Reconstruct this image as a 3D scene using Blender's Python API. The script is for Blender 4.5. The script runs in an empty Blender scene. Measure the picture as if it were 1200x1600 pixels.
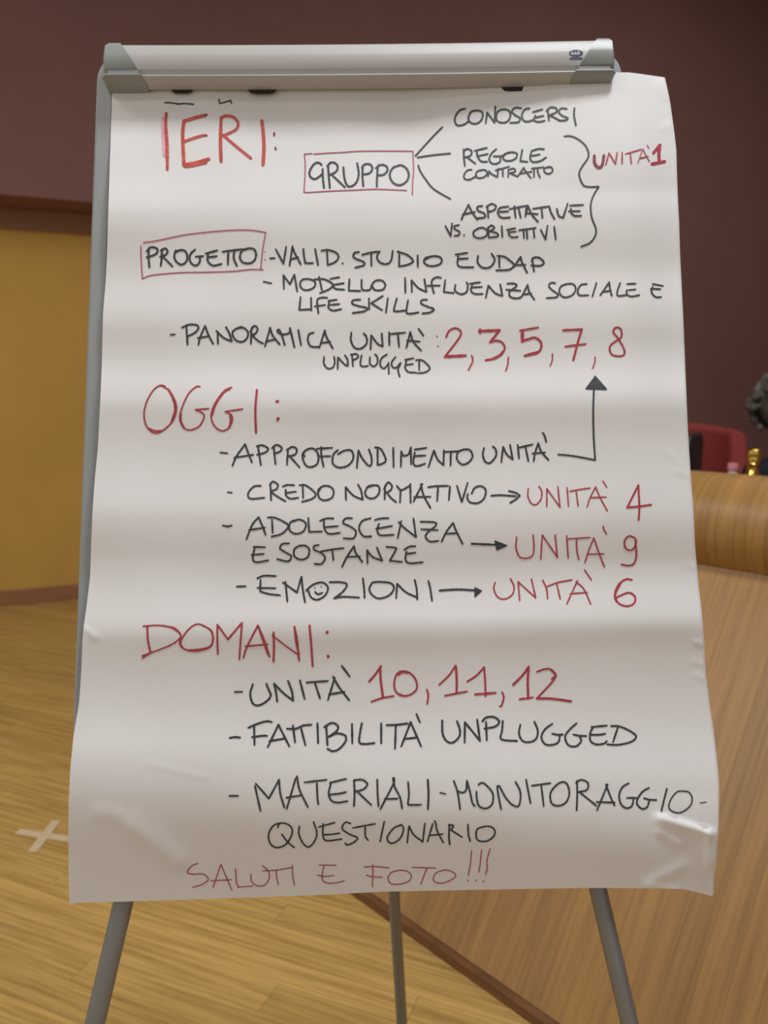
import bpy, bmesh, math, random
from mathutils import Vector, Matrix
random.seed(7)
S = bpy.context.scene
C = S.collection

# ------------------------------------------------------------------ camera
PITCH = math.radians(9.0)
CAM = Vector((0.0, 0.0, 1.45))
FPX = 1200.0
cd = bpy.data.cameras.new('camera'); cam = bpy.data.objects.new('camera', cd); C.objects.link(cam)
cam.location = CAM; cam.rotation_euler = (math.pi/2 - PITCH, 0, 0)
cd.sensor_fit = 'VERTICAL'; cd.sensor_height = 24; cd.lens = 18
cd.clip_start = 0.05
cd.dof.use_dof = True; cd.dof.focus_distance = 0.93; cd.dof.aperture_fstop = 3.2
S.camera = cam

# ------------------------------------------------------------------ world and light
w = bpy.data.worlds.new('world'); S.world = w; w.use_nodes = True
w.node_tree.nodes['Background'].inputs[0].default_value = (1.0, 0.97, 0.94, 1)
w.node_tree.nodes['Background'].inputs[1].default_value = 0.49
S.view_settings.view_transform = 'Standard'; S.view_settings.look = 'None'
S.view_settings.exposure = 0.0; S.view_settings.gamma = 1.0
S.view_settings.use_curve_mapping = False

def area(name, loc, size, power, col, aim=None):
    l = bpy.data.lights.new(name, 'AREA'); l.shape = 'RECTANGLE'; l.size = size[0]; l.size_y = size[1]
    l.energy = power; l.color = col
    o = bpy.data.objects.new(name, l); C.objects.link(o); o.location = loc
    if aim is not None:
        o.rotation_euler = (Vector(aim) - Vector(loc)).to_track_quat('-Z', 'Y').to_euler()
    return o
area('ceiling_and_fill_light', (0.75, 0.56, 4.5), (0.6, 0.6), 76, (0.94, 0.975, 1.0))
area('ceiling_and_fill_light', (-0.7, -1.2, 4.3), (1.2, 0.6), 13, (0.96, 0.98, 1.0))  # added frontal fill, not a lamp of the room
area('ceiling_and_fill_light', (2.8, 3.6, 5.0), (2.0, 2.0), 62, (1.0, 0.96, 0.92))  # added fill to brighten the maroon wall at the right
area('ceiling_and_fill_light', (-2.8, 0.8, 4.3), (2.0, 2.0), 70, (1.0, 0.96, 0.90))  # added fill so light reaches the yellow wall under the soffit

# ------------------------------------------------------------------ geometry helpers
cp, sp = math.cos(PITCH), math.sin(PITCH)
def ray(px, py):                       # direction with unit depth along the optical axis
    x = (px - 600) / FPX; y = (800 - py) / FPX
    return Vector((x, cp + y*sp, y*cp - sp))
def hit(px, py, p0, n):
    r = ray(px, py); return CAM + r * ((p0 - CAM).dot(n) / r.dot(n))
def floor_pt(px, py, z=0.0): return hit(px, py, Vector((0, 0, z)), Vector((0, 0, 1)))

def sharpen(bm, lim=38):
    for ed in bm.edges:
        if len(ed.link_faces) == 2 and ed.calc_face_angle(0) > math.radians(lim): ed.smooth = False
def obj(name, bm, mat, parent=None, smooth=False, loc=None):
    me = bpy.data.meshes.new(name)
    if isinstance(bm, bmesh.types.BMesh):
        bmesh.ops.recalc_face_normals(bm, faces=bm.faces)
        if smooth: sharpen(bm)
        bm.to_mesh(me); bm.free()
    else:
        me.from_pydata(bm[0], [], bm[1])
    if mat: me.materials.append(mat)
    if smooth:
        for p in me.polygons: p.use_smooth = True
    o = bpy.data.objects.new(name, me); C.objects.link(o)
    if parent:
        o.parent = parent
        o.matrix_parent_inverse = parent.matrix_basis.inverted()
    if loc is not None: o.location = loc
    return o
def tag(o, label=None, cat=None, group=None, kind=None):
    if label: o['label'] = label
    if cat: o['category'] = cat
    if group: o['group'] = group
    if kind: o['kind'] = kind
    return o
def empty(name, loc=(0, 0, 0), rotz=0.0):
    o = bpy.data.objects.new(name, None); C.objects.link(o); o.location = loc
    o.rotation_euler = (0, 0, rotz); o.empty_display_size = 0.1
    return o
def bevel(o, wd, seg=2, ang=30):
    m = o.modifiers.new('bevel', 'BEVEL'); m.width = wd; m.segments = seg
    m.limit_method = 'ANGLE'; m.angle_limit = math.radians(ang); return o
def box(bm, c, ax, half):
    """oriented box: centre, three axes, half sizes"""
    c = Vector(c); vs = []
    for i in (-1, 1):
        for j in (-1, 1):
            for k in (-1, 1):
                vs.append(bm.verts.new(c + ax[0]*half[0]*i + ax[1]*half[1]*j + ax[2]*half[2]*k))
    for f in ((0,1,3,2),(4,6,7,5),(0,4,5,1),(2,3,7,6),(0,2,6,4),(1,5,7,3)):
        bm.faces.new([vs[q] for q in f])
XYZ = (Vector((1,0,0)), Vector((0,1,0)), Vector((0,0,1)))
def tube(bm, pts, rads, seg=16, cap=True, flat=1.0, up=None):
    rings = []
    n = len(pts)
    for i, p in enumerate(pts):
        p = Vector(p)
        d = (Vector(pts[min(i+1, n-1)]) - Vector(pts[max(i-1, 0)])).normalized()
        a = d.cross(up if up is not None else (Vector((0,1,0)) if abs(d.y) < .9 else Vector((1,0,0)))).normalized()
        b = d.cross(a).normalized()
        r = rads[i] if isinstance(rads, (list, tuple)) else rads
        rings.append([bm.verts.new(p + (a*math.cos(2*math.pi*k/seg) + b*flat*math.sin(2*math.pi*k/seg))*r) for k in range(seg)])
    for i in range(n-1):
        for k in range(seg):
            bm.faces.new((rings[i][k], rings[i][(k+1)%seg], rings[i+1][(k+1)%seg], rings[i+1][k]))
    if cap:
        bm.faces.new(rings[0][::-1]); bm.faces.new(rings[-1])
def lathe(bm, prof, c, seg=40):
    rings = []
    for r, z in prof:
        rings.append([bm.verts.new((c[0] + r*math.cos(2*math.pi*k/seg), c[1] + r*math.sin(2*math.pi*k/seg), c[2] + z)) for k in range(seg)])
    for i in range(len(prof)-1):
        for k in range(seg):
            bm.faces.new((rings[i][k], rings[i][(k+1)%seg], rings[i+1][(k+1)%seg], rings[i+1][k]))
    bm.faces.new(rings[0][::-1]); bm.faces.new(rings[-1])
def prism(bm, prof, o0, a, b, w0, w1, wdir):
    """2D profile (u, v) in plane a/b swept from w0 to w1 along wdir"""
    A = [bm.verts.new(o0 + a*u + b*v + wdir*w0) for u, v in prof]
    B = [bm.verts.new(o0 + a*u + b*v + wdir*w1) for u, v in prof]
    n = len(prof)
    for i in range(n):
        bm.faces.new((A[i], A[(i+1)%n], B[(i+1)%n], B[i]))
    bm.faces.new(A[::-1]); bm.faces.new(B)

# ------------------------------------------------------------------ materials
def mat(name, col, rough=0.5, metal=0.0, spec=0.5):
    m = bpy.data.materials.new(name); m.use_nodes = True
    b = m.node_tree.nodes['Principled BSDF']
    b.inputs['Base Color'].default_value = (*col, 1); b.inputs['Roughness'].default_value = rough
    b.inputs['Metallic'].default_value = metal; b.inputs['Specular IOR Level'].default_value = spec
    return m
def noisy(m, scale=(1,1,1), nscale=5, c0=None, c1=None, bump=0.0, detail=4, coord='Object', rnd=0.0, lo=.3, hi=.7, dist=0.001):
    nt = m.node_tree; N = nt.nodes; L = nt.links; b = N['Principled BSDF']
    tc = N.new('ShaderNodeTexCoord'); mp = N.new('ShaderNodeMapping'); mp.inputs['Scale'].default_value = scale
    L.new(N.new('ShaderNodeNewGeometry').outputs['Position'] if coord == 'World' else tc.outputs[coord], mp.inputs['Vector'])
    oi = N.new('ShaderNodeObjectInfo')
    if rnd:
        ml = N.new('ShaderNodeMath'); ml.operation = 'MULTIPLY'; ml.inputs[1].default_value = 37.0
        L.new(oi.outputs['Random'], ml.inputs[0])
        cb = N.new('ShaderNodeCombineXYZ'); L.new(ml.outputs[0], cb.inputs[0]); L.new(ml.outputs[0], cb.inputs[1]); L.new(ml.outputs[0], cb.inputs[2])
        L.new(cb.outputs[0], mp.inputs['Location'])
    nz = N.new('ShaderNodeTexNoise'); nz.inputs['Scale'].default_value = nscale; nz.inputs['Detail'].default_value = detail
    nz.inputs['Roughness'].default_value = 0.6
    L.new(mp.outputs[0], nz.inputs['Vector'])
    if c0:
        cr = N.new('ShaderNodeValToRGB'); cr.color_ramp.elements[0].color = (*c0, 1); cr.color_ramp.elements[1].color = (*c1, 1)
        cr.color_ramp.elements[0].position = lo; cr.color_ramp.elements[1].position = hi
        L.new(nz.outputs['Fac'], cr.inputs[0])
        out = cr.outputs[0]
        if rnd:
            mr = N.new('ShaderNodeMapRange'); mr.inputs['To Min'].default_value = 1-rnd; mr.inputs['To Max'].default_value = 1+rnd*.6
            L.new(oi.outputs['Random'], mr.inputs[0])
            mx = N.new('ShaderNodeMix'); mx.data_type = 'RGBA'; mx.blend_type = 'MULTIPLY'; mx.inputs[0].default_value = 1
            L.new(out, mx.inputs[6]); cc = N.new('ShaderNodeCombineColor')
            for q in range(3): L.new(mr.outputs[0], cc.inputs[q])
            L.new(cc.outputs[0], mx.inputs[7]); out = mx.outputs[2]
        L.new(out, b.inputs['Base Color'])
    if bump:
        bp = N.new('ShaderNodeBump'); bp.inputs['Strength'].default_value = bump; bp.inputs['Distance'].default_value = dist
        L.new(nz.outputs['Fac'], bp.inputs['Height']); L.new(bp.outputs[0], b.inputs['Normal'])
    return m
M = {}
M['paper'] = noisy(mat('paper', (.80, .79, .79), .75, spec=.2), nscale=160, bump=.12)
M['ink_black'] = noisy(mat('ink_black', (.03, .036, .042), .55), nscale=220, c0=(.022,.027,.033), c1=(.05,.058,.066))
M['ink_red'] = noisy(mat('ink_red', (.42, .035, .05), .55), nscale=220, c0=(.36,.025,.04), c1=(.50,.06,.075))
M['ink_thin_red'] = noisy(mat('ink_thin_red', (.42, .06, .09), .55), nscale=220, c0=(.38,.06,.09), c1=(.50,.11,.15))
M['ink_orange_red'] = noisy(mat('ink_orange_red', (.55, .07, .05), .55), nscale=120, c0=(.46,.04,.04), c1=(.66,.12,.08))
M['ink_dark_red'] = noisy(mat('ink_dark_red', (.2, .02, .03), .55), nscale=150, c0=(.12,.02,.03), c1=(.34,.03,.045))
M['ink_pink'] = noisy(mat('ink_pink', (.80, .45, .53), .6), nscale=90, c0=(.80,.52,.58), c1=(.78,.36,.47))
M['aluminium'] = noisy(mat('aluminium', (.45, .435, .42), .55, .12), scale=(1,60,60), nscale=6, bump=.02, coord='Object')
M['grey_plastic'] = noisy(mat('grey_plastic', (.27, .29, .28), .42), nscale=300, bump=.05)
M['grey_frame'] = noisy(mat('grey_frame', (.31, .33, .33), .45, .1), nscale=250, bump=.04)
M['grey_metal'] = noisy(mat('grey_metal', (.24, .24, .235), .38, .5), nscale=200, bump=.03)
M['white_enamel'] = noisy(mat('white_enamel', (.8, .8, .79), .25), nscale=40, bump=.01)
M['black_plastic'] = noisy(mat('black_plastic', (.015, .015, .018), .4), nscale=200, bump=.05)
M['rubber'] = noisy(mat('rubber', (.03, .03, .03), .8), nscale=100, bump=.1)
M['logo_blue'] = noisy(mat('logo_blue', (.012, .025, .10), .4), nscale=50, bump=.01)
M['logo_white'] = noisy(mat('logo_white', (.75, .78, .85), .4), nscale=50, bump=.01)
M['floor_wood'] = noisy(mat('floor_wood', (.5,.33,.13), .42), scale=(1.2, 34, 20), nscale=2.2, c0=(.32,.185,.048), c1=(.58,.37,.118), bump=.05, detail=7, rnd=.10, lo=.28, hi=.62)
M['desk_wood'] = noisy(mat('desk_wood', (.4,.25,.1), .40), scale=(38, 1.6, 1.6), nscale=1.6, c0=(.275,.138,.038), c1=(.405,.218,.062), bump=.03, detail=6, rnd=.13, lo=.3, hi=.7)
M['dark_wood'] = noisy(mat('dark_wood', (.16,.07,.025), .5), scale=(3,3,20), nscale=3, c0=(.13,.055,.02), c1=(.22,.10,.04))
M['base_wood'] = noisy(mat('base_wood', (.3,.13,.05), .45), scale=(2,2,30), nscale=3, c0=(.25,.11,.045), c1=(.36,.17,.075))
M['maroon'] = noisy(mat('maroon_paint', (.15,.062,.052), .75, spec=.2), nscale=1.2, c0=(.205,.106,.094), c1=(.225,.119,.106), bump=.02, coord='World')
M['yellow'] = noisy(mat('yellow_paint', (.5,.27,.05), .75, spec=.2), nscale=1.1, c0=(.52,.31,.075), c1=(.60,.36,.09), bump=.02)
M['ceiling'] = noisy(mat('ceiling_paint', (.32,.28,.26), .9), nscale=5, bump=.02)
M['red_fabric'] = noisy(mat('red_fabric', (.34,.03,.03), .8), nscale=120, c0=(.21,.022,.024), c1=(.29,.038,.034), bump=.3)
M['gold'] = noisy(mat('gold', (.75,.52,.12), .12, 1.0), nscale=20, bump=.02)
M['pink_plastic'] = noisy(mat('pink_plastic', (.75,.28,.36), .35), nscale=60, bump=.02)
M['clear_pale'] = noisy(mat('pale_plastic', (.72,.70,.72), .15), nscale=60, bump=.02)
M['tape'] = noisy(mat('masking_tape', (.62,.50,.32), .6), nscale=40, c0=(.56,.43,.25), c1=(.68,.56,.38), bump=.2)
M['skin'] = noisy(mat('skin', (.50,.29,.20), .5), nscale=60, c0=(.46,.26,.18), c1=(.54,.32,.23), bump=.05)
M['navy'] = noisy(mat('navy_cloth', (.014,.018,.03), .9), nscale=70, c0=(.010,.013,.024), c1=(.02,.025,.04), bump=.3)
M['hair'] = noisy(mat('grey_hair', (.12,.11,.10), .7), nscale=28, c0=(.03,.026,.022), c1=(.17,.15,.13), bump=.6, dist=.004)

# ------------------------------------------------------------------ room
ZC = 5.3
WD = Vector((.92, .39, 0)).normalized(); MD = Vector((-WD.y, WD.x, 0)); Q0 = Vector((-2.02, 4.25, 0)) + MD*.60
ZN = 2.60; S1 = 1.15; ND = 0.38; UP = Vector((0, 0, 1))
def wpt(s, d, z=0): return Q0 + WD*s + MD*d + UP*z
def slab(name, s0, s1, d0, d1, z0, z1, m):
    bm = bmesh.new()
    c = wpt((s0+s1)/2, (d0+d1)/2, (z0+z1)/2)
    box(bm, (0, 0, 0), XYZ, ((s1-s0)/2, (d1-d0)/2, (z1-z0)/2))
    o = obj(name, bm, m); o.location = c; o.rotation_euler = (0, 0, math.atan2(WD.y, WD.x))
    return tag(o, kind='structure')
slab('wall_back', -4.5, 7.0, 0, .15, ZN, ZC, M['maroon'])
slab('wall_back', S1, 7.0, 0, .15, -.02, ZN, M['maroon'])
slab('trim_1', -4.5, S1, .15, ND, ZN, ZN+.10, M['maroon'])
t = slab('wall_band', -4.5, S1, ND-.02, ND, ZN-.13, ZN, M['base_wood']); bevel(t, .004)  # dark brown band along the top of the yellow wall, below the soffit
slab('wall_left', -4.5, S1, ND, ND+.12, -.02, ZN+.1, M['yellow'])
t = slab('wall_niche', S1, S1+.12, .15, ND+.12, -.02, ZN, M['yellow'])
b = slab('baseboard_left', -4.5, S1, ND-.018, ND, 0.0, .105, M['base_wood']); bevel(b, .004)
b = slab('baseboard_back', S1, 7.0, -.018, 0, 0.0, .105, M['base_wood']); bevel(b, .004)
bm = bmesh.new(); box(bm, (4.2, 2.6, ZC/2), XYZ, (.06, 5.0, ZC/2)); tag(obj('wall_right', bm, M['maroon']), kind='structure')
bm = bmesh.new(); box(bm, (.4, 2.2, ZC+.05), XYZ, (5.0, 6.5, .05)); tag(obj('ceiling', bm, M['ceiling']), kind='structure')
# floor: a slab with each board laid on it
bm = bmesh.new(); box(bm, (.4, 2.2, -.03), XYZ, (5.0, 6.5, .019))
floor = tag(obj('floor', bm, M['floor_wood']), kind='structure')
PD = Vector((-2.5, 1/cp, 0)).normalized(); PQ = Vector((-PD.y, PD.x, 0)); PQ = -PQ if PQ.y < 0 else PQ
PW = .092
def plank_mesh(L):
    bm = bmesh.new(); box(bm, (0, 0, -.0058), XYZ, (L/2 - .0004, PW/2 - .0003, .0056))
    me = bpy.data.meshes.new('plank'); bmesh.ops.recalc_face_normals(bm, faces=bm.faces)
    top = [e for e in bm.edges if all(v.co.z > -.001 for v in e.verts)]
    bmesh.ops.bevel(bm, geom=top, offset=.0007, segments=1, affect='EDGES')
    bm.to_mesh(me); bm.free(); me.materials.append(M['floor_wood']); return me
PL = 1.9; pm = plank_mesh(PL)
jq = floor_pt(651, 1563); joint_row = round(jq.dot(PQ)/PW - .5); joint_u = jq.dot(PD)
ang = math.atan2(PD.y, PD.x); npl = 0
q = .55
for r in range(int(.35/PW), int(5.6/PW)):
    off = joint_u if r == joint_row else joint_u + (.35 + .37*((r*7) % 5)/2.0 + random.uniform(-.1, .1))
    for k in range(-4, 5):
        u = off + (k+.5)*PL
        c = PD*u + PQ*(r+.5)*PW
        e0, e1 = c - PD*PL/2, c + PD*PL/2
        # keep the boards of the part of the floor in view
        if max(e0.x, e1.x) < -3.3 or min(e0.x, e1.x) > 1.5: continue
        if max((e0-Q0).dot(MD), (e1-Q0).dot(MD)) > ND+.1 and min((e0-Q0).dot(MD), (e1-Q0).dot(MD)) > ND-.0: continue
        if max(e0.y, e1.y) < .5: continue
        if npl >= 298: break
        o = bpy.data.objects.new('plank', pm); C.objects.link(o)
        o.location = c; o.rotation_euler = (0, 0, ang); o.parent = floor; npl += 1
print('planks', npl)

# masking tape cross on the floor
tc_ = empty('tape_cross', floor_pt(68, 1307)); tag(tc_, 'pale masking tape cross stuck to the wooden floor at the left', 'tape')
for (a, b_, wd, z) in (((27, 1299), (112, 1311), .030, .0012), ((88, 1282), (50, 1331), .031, .0019)):
    A, B = floor_pt(*a, z=z), floor_pt(*b_, z=z); d = (B-A).normalized(); nn = Vector((-d.y, d.x, 0))
    bm = bmesh.new(); n = 10; rows = []
    for i in range(n+1):
        p = A.lerp(B, i/n); j = random.uniform(-.0015, .0015) if i in (0, n) else 0
        rows.append([bm.verts.new(p + nn*(wd/2) + d*j*3), bm.verts.new(p + nn*(wd/6) - d*j*2), bm.verts.new(p - nn*(wd/6) + d*j*2), bm.verts.new(p - nn*(wd/2) - d*j*3)])
    for i in range(n):
        for k in range(3): bm.faces.new((rows[i][k], rows[i][k+1], rows[i+1][k+1], rows[i+1][k]))
    o = obj('tape_strip', bm, M['tape'], tc_)
    m = o.modifiers.new('thick', 'SOLIDIFY'); m.thickness = .0005; m.offset = -1

# ------------------------------------------------------------------ speakers' desk with sloped front and rolled edge
F1 = floor_pt(553, 1400); F2 = floor_pt(832, 1600)
EA = (F1 - F2).normalized()                       # along the front, towards the far left
EN = Vector((EA.y, -EA.x, 0)); EN = -EN if EN.y < 0 else EN
desk_len0, desk_len1 = -2.6, (F1-F2).length + .12 # from F2 along EA
TOPR = CAM; 
desk = empty('speakers_desk', F2); tag(desk, 'long light wood desk with sloped front and rolled top edge right of the easel', 'desk')
bpy.context.view_layer.update()
def az(px, py, slope=None):
    r = ray(px, py); a0 = (CAM-F2).dot(EN); ar = r.dot(EN)
    return a0, ar, CAM.z, r.z
SL = math.tan(math.radians(54))
a0, ar, z0, zr = az(1140, 880)
tt = (SL*a0 - z0) / (zr - SL*ar)
LA, LZ = a0 + ar*tt, z0 + zr*tt
a0, ar, z0, zr = az(1140, 739)
# roll: circle just touching the ray of its upper outline
RR = .145; RA = LA + .095
rayz = z0 + zr*((RA-a0)/ar); RZ = rayz - RR*math.sqrt(1+(zr/ar)**2)
print('desk lip', LA, LZ, 'roll', RA, RZ)
BW = .062
def desk_board(u0, u1, prof, name, mt):
    """local mesh so the grain stays with the board; local x along the desk, y inward, z up"""
    bm = bmesh.new(); prism(bm, prof, Vector((0,0,0)), Vector((0,1,0)), Vector((0,0,1)), -(u1-u0)/2 + .0002, (u1-u0)/2 - .0002, Vector((1,0,0)))
    return bm
ex = math.atan2(-EA.y, -EA.x)                    # local x = -EA (towards near right), y = EN
def place(o, u, parent):
    o.parent = parent; o.location = EA*u; o.rotation_euler = (0, 0, ex)
bz = .028
fp = [(bz/SL, bz), (LA+.03, LZ+.03*SL), (LA+.05, LZ+.02*SL), (bz/SL+.022, bz)]
fp_mesh = None
arc = [(RA + RR*math.cos(t_), RZ + RR*math.sin(t_)) for t_ in [math.radians(-138 - 12*i) for i in range(0, 21)]]
inner = [(RA + (RR-.018)*math.cos(t_), RZ + (RR-.018)*math.sin(t_)) for t_ in [math.radians(-138 - 12*i) for i in range(20, -1, -1)]]
rp = arc + inner
nb = int((desk_len1-desk_len0)/BW)
def mesh_of(bm, name, m, sm=False):
    me = bpy.data.meshes.new(name); bmesh.ops.recalc_face_normals(bm, faces=bm.faces)
    if sm: sharpen(bm)
    bm.to_mesh(me); bm.free(); me.materials.append(m)
    if sm:
        for p in me.polygons: p.use_smooth = True
    return me
fme = mesh_of(desk_board(0, BW, fp, 'front', None), 'front_board', M['desk_wood'])
rme = mesh_of(desk_board(0, BW, rp, 'roll', None), 'rolled_edge_strip', M['desk_wood'], True)
for i in range(nb):
    u = desk_len1 - (i+.5)*BW
    for nm, me in (('front_board', fme), ('rolled_edge_strip', rme)):
        o = bpy.data.objects.new(nm, me); C.objects.link(o); place(o, u, desk)
def desk_part(name, prof, m, u0=None, u1=None):
    u0 = desk_len0 if u0 is None else u0; u1 = desk_len1 if u1 is None else u1
    bm = bmesh.new(); prism(bm, prof, Vector((0,0,0)), Vector((0,1,0)), Vector((0,0,1)), -(u1-u0)/2, (u1-u0)/2, Vector((1,0,0)))
    o = obj(name, bm, m); place(o, (u0+u1)/2, desk); return o
desk_part('plinth', [(-.002, 0), (-.002, bz-.002), (.03, bz-.002), (.03, 0)], M['dark_wood'])
ZT = .84
desk_part('worktop', [(RA+RR-.05, ZT-.03), (RA+RR-.05, ZT), (RA+.80, ZT), (RA+.80, ZT-.03)], M['desk_wood'])
desk_part('back_panel', [(RA+.70, 0), (RA+.70, ZT-.03), (RA+.72, ZT-.03), (RA+.72, 0)], M['desk_wood'])
desk_part('end_panel', [(.05, .0), (LA+.04, LZ-.02), (RA, RZ), (RA+RR-.03, ZT-.03), (RA+.70, ZT-.03), (RA+.70, 0)], M['desk_wood'], desk_len1-.03, desk_len1-.005)
# dark strip that paints in the shadow line under the rolled edge
desk_part('shadow_strip', [(LA+.015, LZ-.004+.012*SL), (LA+.06, LZ+.05*SL), (LA+.09, LZ+.05*SL), (LA+.04, LZ-.01)], M['dark_wood'])
def desk_at(px, depth, z):                       # point at a given optical depth
    r = ray(px, 740); p = CAM + r*depth; return Vector((p.x, p.y, z))

# ------------------------------------------------------------------ flip chart easel
LEAN = math.radians(15.5); ROLL = math.radians(.5)
XR = Vector((math.cos(ROLL), 0, math.sin(ROLL)))
DN = Vector((0, -math.sin(LEAN), -math.cos(LEAN))); DN = (DN - XR*DN.dot(XR)).normalized()
NN = DN.cross(XR).normalized(); NN = -NN if NN.y > 0 else NN      # towards the camera
B0 = CAM + ray(561, 104) * .985                                    # centre of the board front, at bar height
def bp(px, py, off=0.0):                                          # photo point on a plane parallel to the board
    r = ray(px, py); return CAM + r * (((B0-CAM).dot(NN) + off) / r.dot(NN))
def bl(p): v = p - B0; return v.dot(XR), v.dot(DN), v.dot(NN)
def bw(x, d, n): return B0 + XR*x + DN*d + NN*n
foot_mid = Vector((B0.x, B0.y, 0))
easel = empty('flip_chart_easel', foot_mid); tag(easel, 'grey tripod flip chart easel with an aluminium clamp bar on top', 'easel')
bpy.context.view_layer.update()
xl = bl(bp(150, 115))[0]; xr_ = bl(bp(973, 110))[0]; dt = bl(bp(561, 78))[1]; db = bl(bp(110, 1232))[1]
def rrect(x0, x1, d0, d1, r, n=6):
    out = []
    for cx, cy, a in ((x1-r, d1-r, 0), (x0+r, d1-r, 90), (x0+r, d0+r, 180), (x1-r, d0+r, 270)):
        for k in range(n+1):
            t_ = math.radians(a + 90*k/n); out.append((cx + r*math.cos(t_), cy + r*math.sin(t_)))
    return out
FW = .021
outer = rrect(xl, xr_, dt, db, .035); inn = rrect(xl+FW, xr_-FW, dt+FW, db-FW, .014)
bm = bmesh.new(); n = len(outer); L_ = []
for loop, zn in ((outer, -.018), (outer, -.004), ([(x + (.004 if x < (xl+xr_)/2 else -.004), d) for x, d in outer], .001), (inn, .001), (inn, -.016)):
    L_.append([bm.verts.new(bw(x, d, zn)) for x, d in loop])
L_.append(L_[0])
for a, b_ in zip(L_[:-1], L_[1:]):
    for i in range(n): bm.faces.new((a[i], a[(i+1)%n], b_[(i+1)%n], b_[i]))
o = obj('frame', bm, M['grey_frame'], easel, smooth=False); 
bm = bmesh.new(); a = [bm.verts.new(bw(x, d, -.003)) for x, d in inn]; b_ = [bm.verts.new(bw(x, d, -.015)) for x, d in inn]
bm.faces.new(a); bm.faces.new(b_[::-1])
for i in range(n): bm.faces.new((a[i], b_[i], b_[(i+1)%n], a[(i+1)%n]))
obj('writing_surface', bm, M['white_enamel'], easel)
# pen tray at the foot of the board
bm = bmesh.new(); prism(bm, [(-.017, db-.002), (-.017, db+.010), (-.006, db+.012), (-.001, db+.006), (-.001, db-.002)], B0, NN, DN, xl+.0015, xr_-.0015, XR)
obj('pen_tray', bm, M['grey_plastic'], easel)

# clamp bar
bxl = bl(bp(160, 105, .022))[0]; bxr = bl(bp(961, 100, .022))[0]
b_dt = bl(bp(561, 61.5, .018))[1]; b_db = bl(bp(561, 127.5, .018))[1]; BH = b_db - b_dt
prof = [(.0075, -.0002), (.0085, -.0008), (.012, .0004), (.0165, .0035), (.0195, .009), (.0222, .020), (.0225, .40*BH), (.0212, .69*BH), (.0208, .70*BH), (.0200, .71*BH), (.0155, .850*BH), (.0165, .855*BH), (.0225, .860*BH), (.0252, .875*BH), (.0258, .90*BH), (.0250, .93*BH), (.0235, .955*BH), (.0170, .99*BH), (.0125, 1.0*BH), (.0075, 1.005*BH)]
def barprof(f, grow=0.0):
    return [(n_ + (grow if n_ > .0 else 0), b_dt + d_ + (grow*(-1 if d_ < .3*BH else (1 if d_ > .97*BH else 0)))) for n_, d_ in prof]
CS0, CS1 = .0185, .0545
def cut(d_): return CS0 + (CS1-CS0)*max(0, min(1, (d_-b_dt)/BH))
bar = empty('clamp_bar', B0); bar.parent = easel; bar.matrix_parent_inverse = easel.matrix_basis.inverted()
bpy.data.objects.remove(bar)
BOW = .0035
def bowed(x): return -BOW*(1-((x-(bxl+bxr)/2)/((bxr-bxl)/2))**2)*-1
bm = bmesh.new(); pr = barprof(prof); rings = []
nx = 20
for i in range(nx+1):
    ring = []
    for (n_, d_) in pr:
        x0, x1 = bxl + cut(d_) - .004, bxr - cut(d_) + .004
        x = x0 + (x1-x0)*i/nx
        ring.append(bm.verts.new(bw(x, d_ + bowed(x)*.6, n_)))
    rings.append(ring)
np_ = len(pr)
for i in range(nx):
    for k in range(np_): bm.faces.new((rings[i][k], rings[i][(k+1)%np_], rings[i+1][(k+1)%np_], rings[i+1][k]))
bm.faces.new(rings[0]); bm.faces.new(rings[-1][::-1])
cbar = obj('clamp_bar', bm, M['aluminium'], easel, smooth=True)
for sgn in (0, 1):
    bm = bmesh.new(); pr = barprof(prof, .0016); pr[0] = (-.002, pr[0][1]); pr[-1] = (-.002, pr[-1][1])
    A, Bv = [], []
    for (n_, d_) in pr:
        ro = .004 if d_ < b_dt + .004 else (.003 if d_ > b_db - .004 else 0)
        xo = (bxl + ro) if sgn == 0 else (bxr - ro)
        xi = bxl + cut(d_) if sgn == 0 else bxr - cut(d_)
        xs = [xo, xo + (xi-xo)*.08, xi]
        ns = [max(n_-.004, -.002), n_, n_]
        A.append([bm.verts.new(bw(x, d_, q_)) for x, q_ in zip(xs, ns)])
    for k in range(len(pr)):
        k2 = (k+1) % len(pr)
        for j in range(2): bm.faces.new((A[k][j], A[k2][j], A[k2][j+1], A[k][j+1]))
    bm.faces.new([A[k][0] for k in range(len(pr))]); bm.faces.new([A[k][2] for k in range(len(pr))][::-1])
    o = obj('end_cap', bm, M['grey_plastic'], easel, smooth=True)
    # dark slot set into the cap
    xo = bxl + .006 if sgn == 0 else bxr - .006; xi = (bxl + cut(b_dt+.78*BH)-.001) if sgn == 0 else (bxr - cut(b_dt+.78*BH)+.001)
    bm = bmesh.new(); x0, x1 = min(xo, xi), max(xo, xi)
    rr = rrect(x0, x1, b_dt+.71*BH, b_dt+.855*BH, .0030, 4)
    a = [bm.verts.new(bw(x, d_, .0214)) for x, d_ in rr]; b_ = [bm.verts.new(bw(x, d_, .0165)) for x, d_ in rr]
    bm.faces.new(a); bm.faces.new(b_[::-1])
    for i in range(len(rr)): bm.faces.new((a[i], b_[i], b_[(i+1)%len(rr)], a[(i+1)%len(rr)]))
    tag(obj('cap_slot', bm, M['grey_metal'], o), label='dark slot in the end cap')
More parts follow.
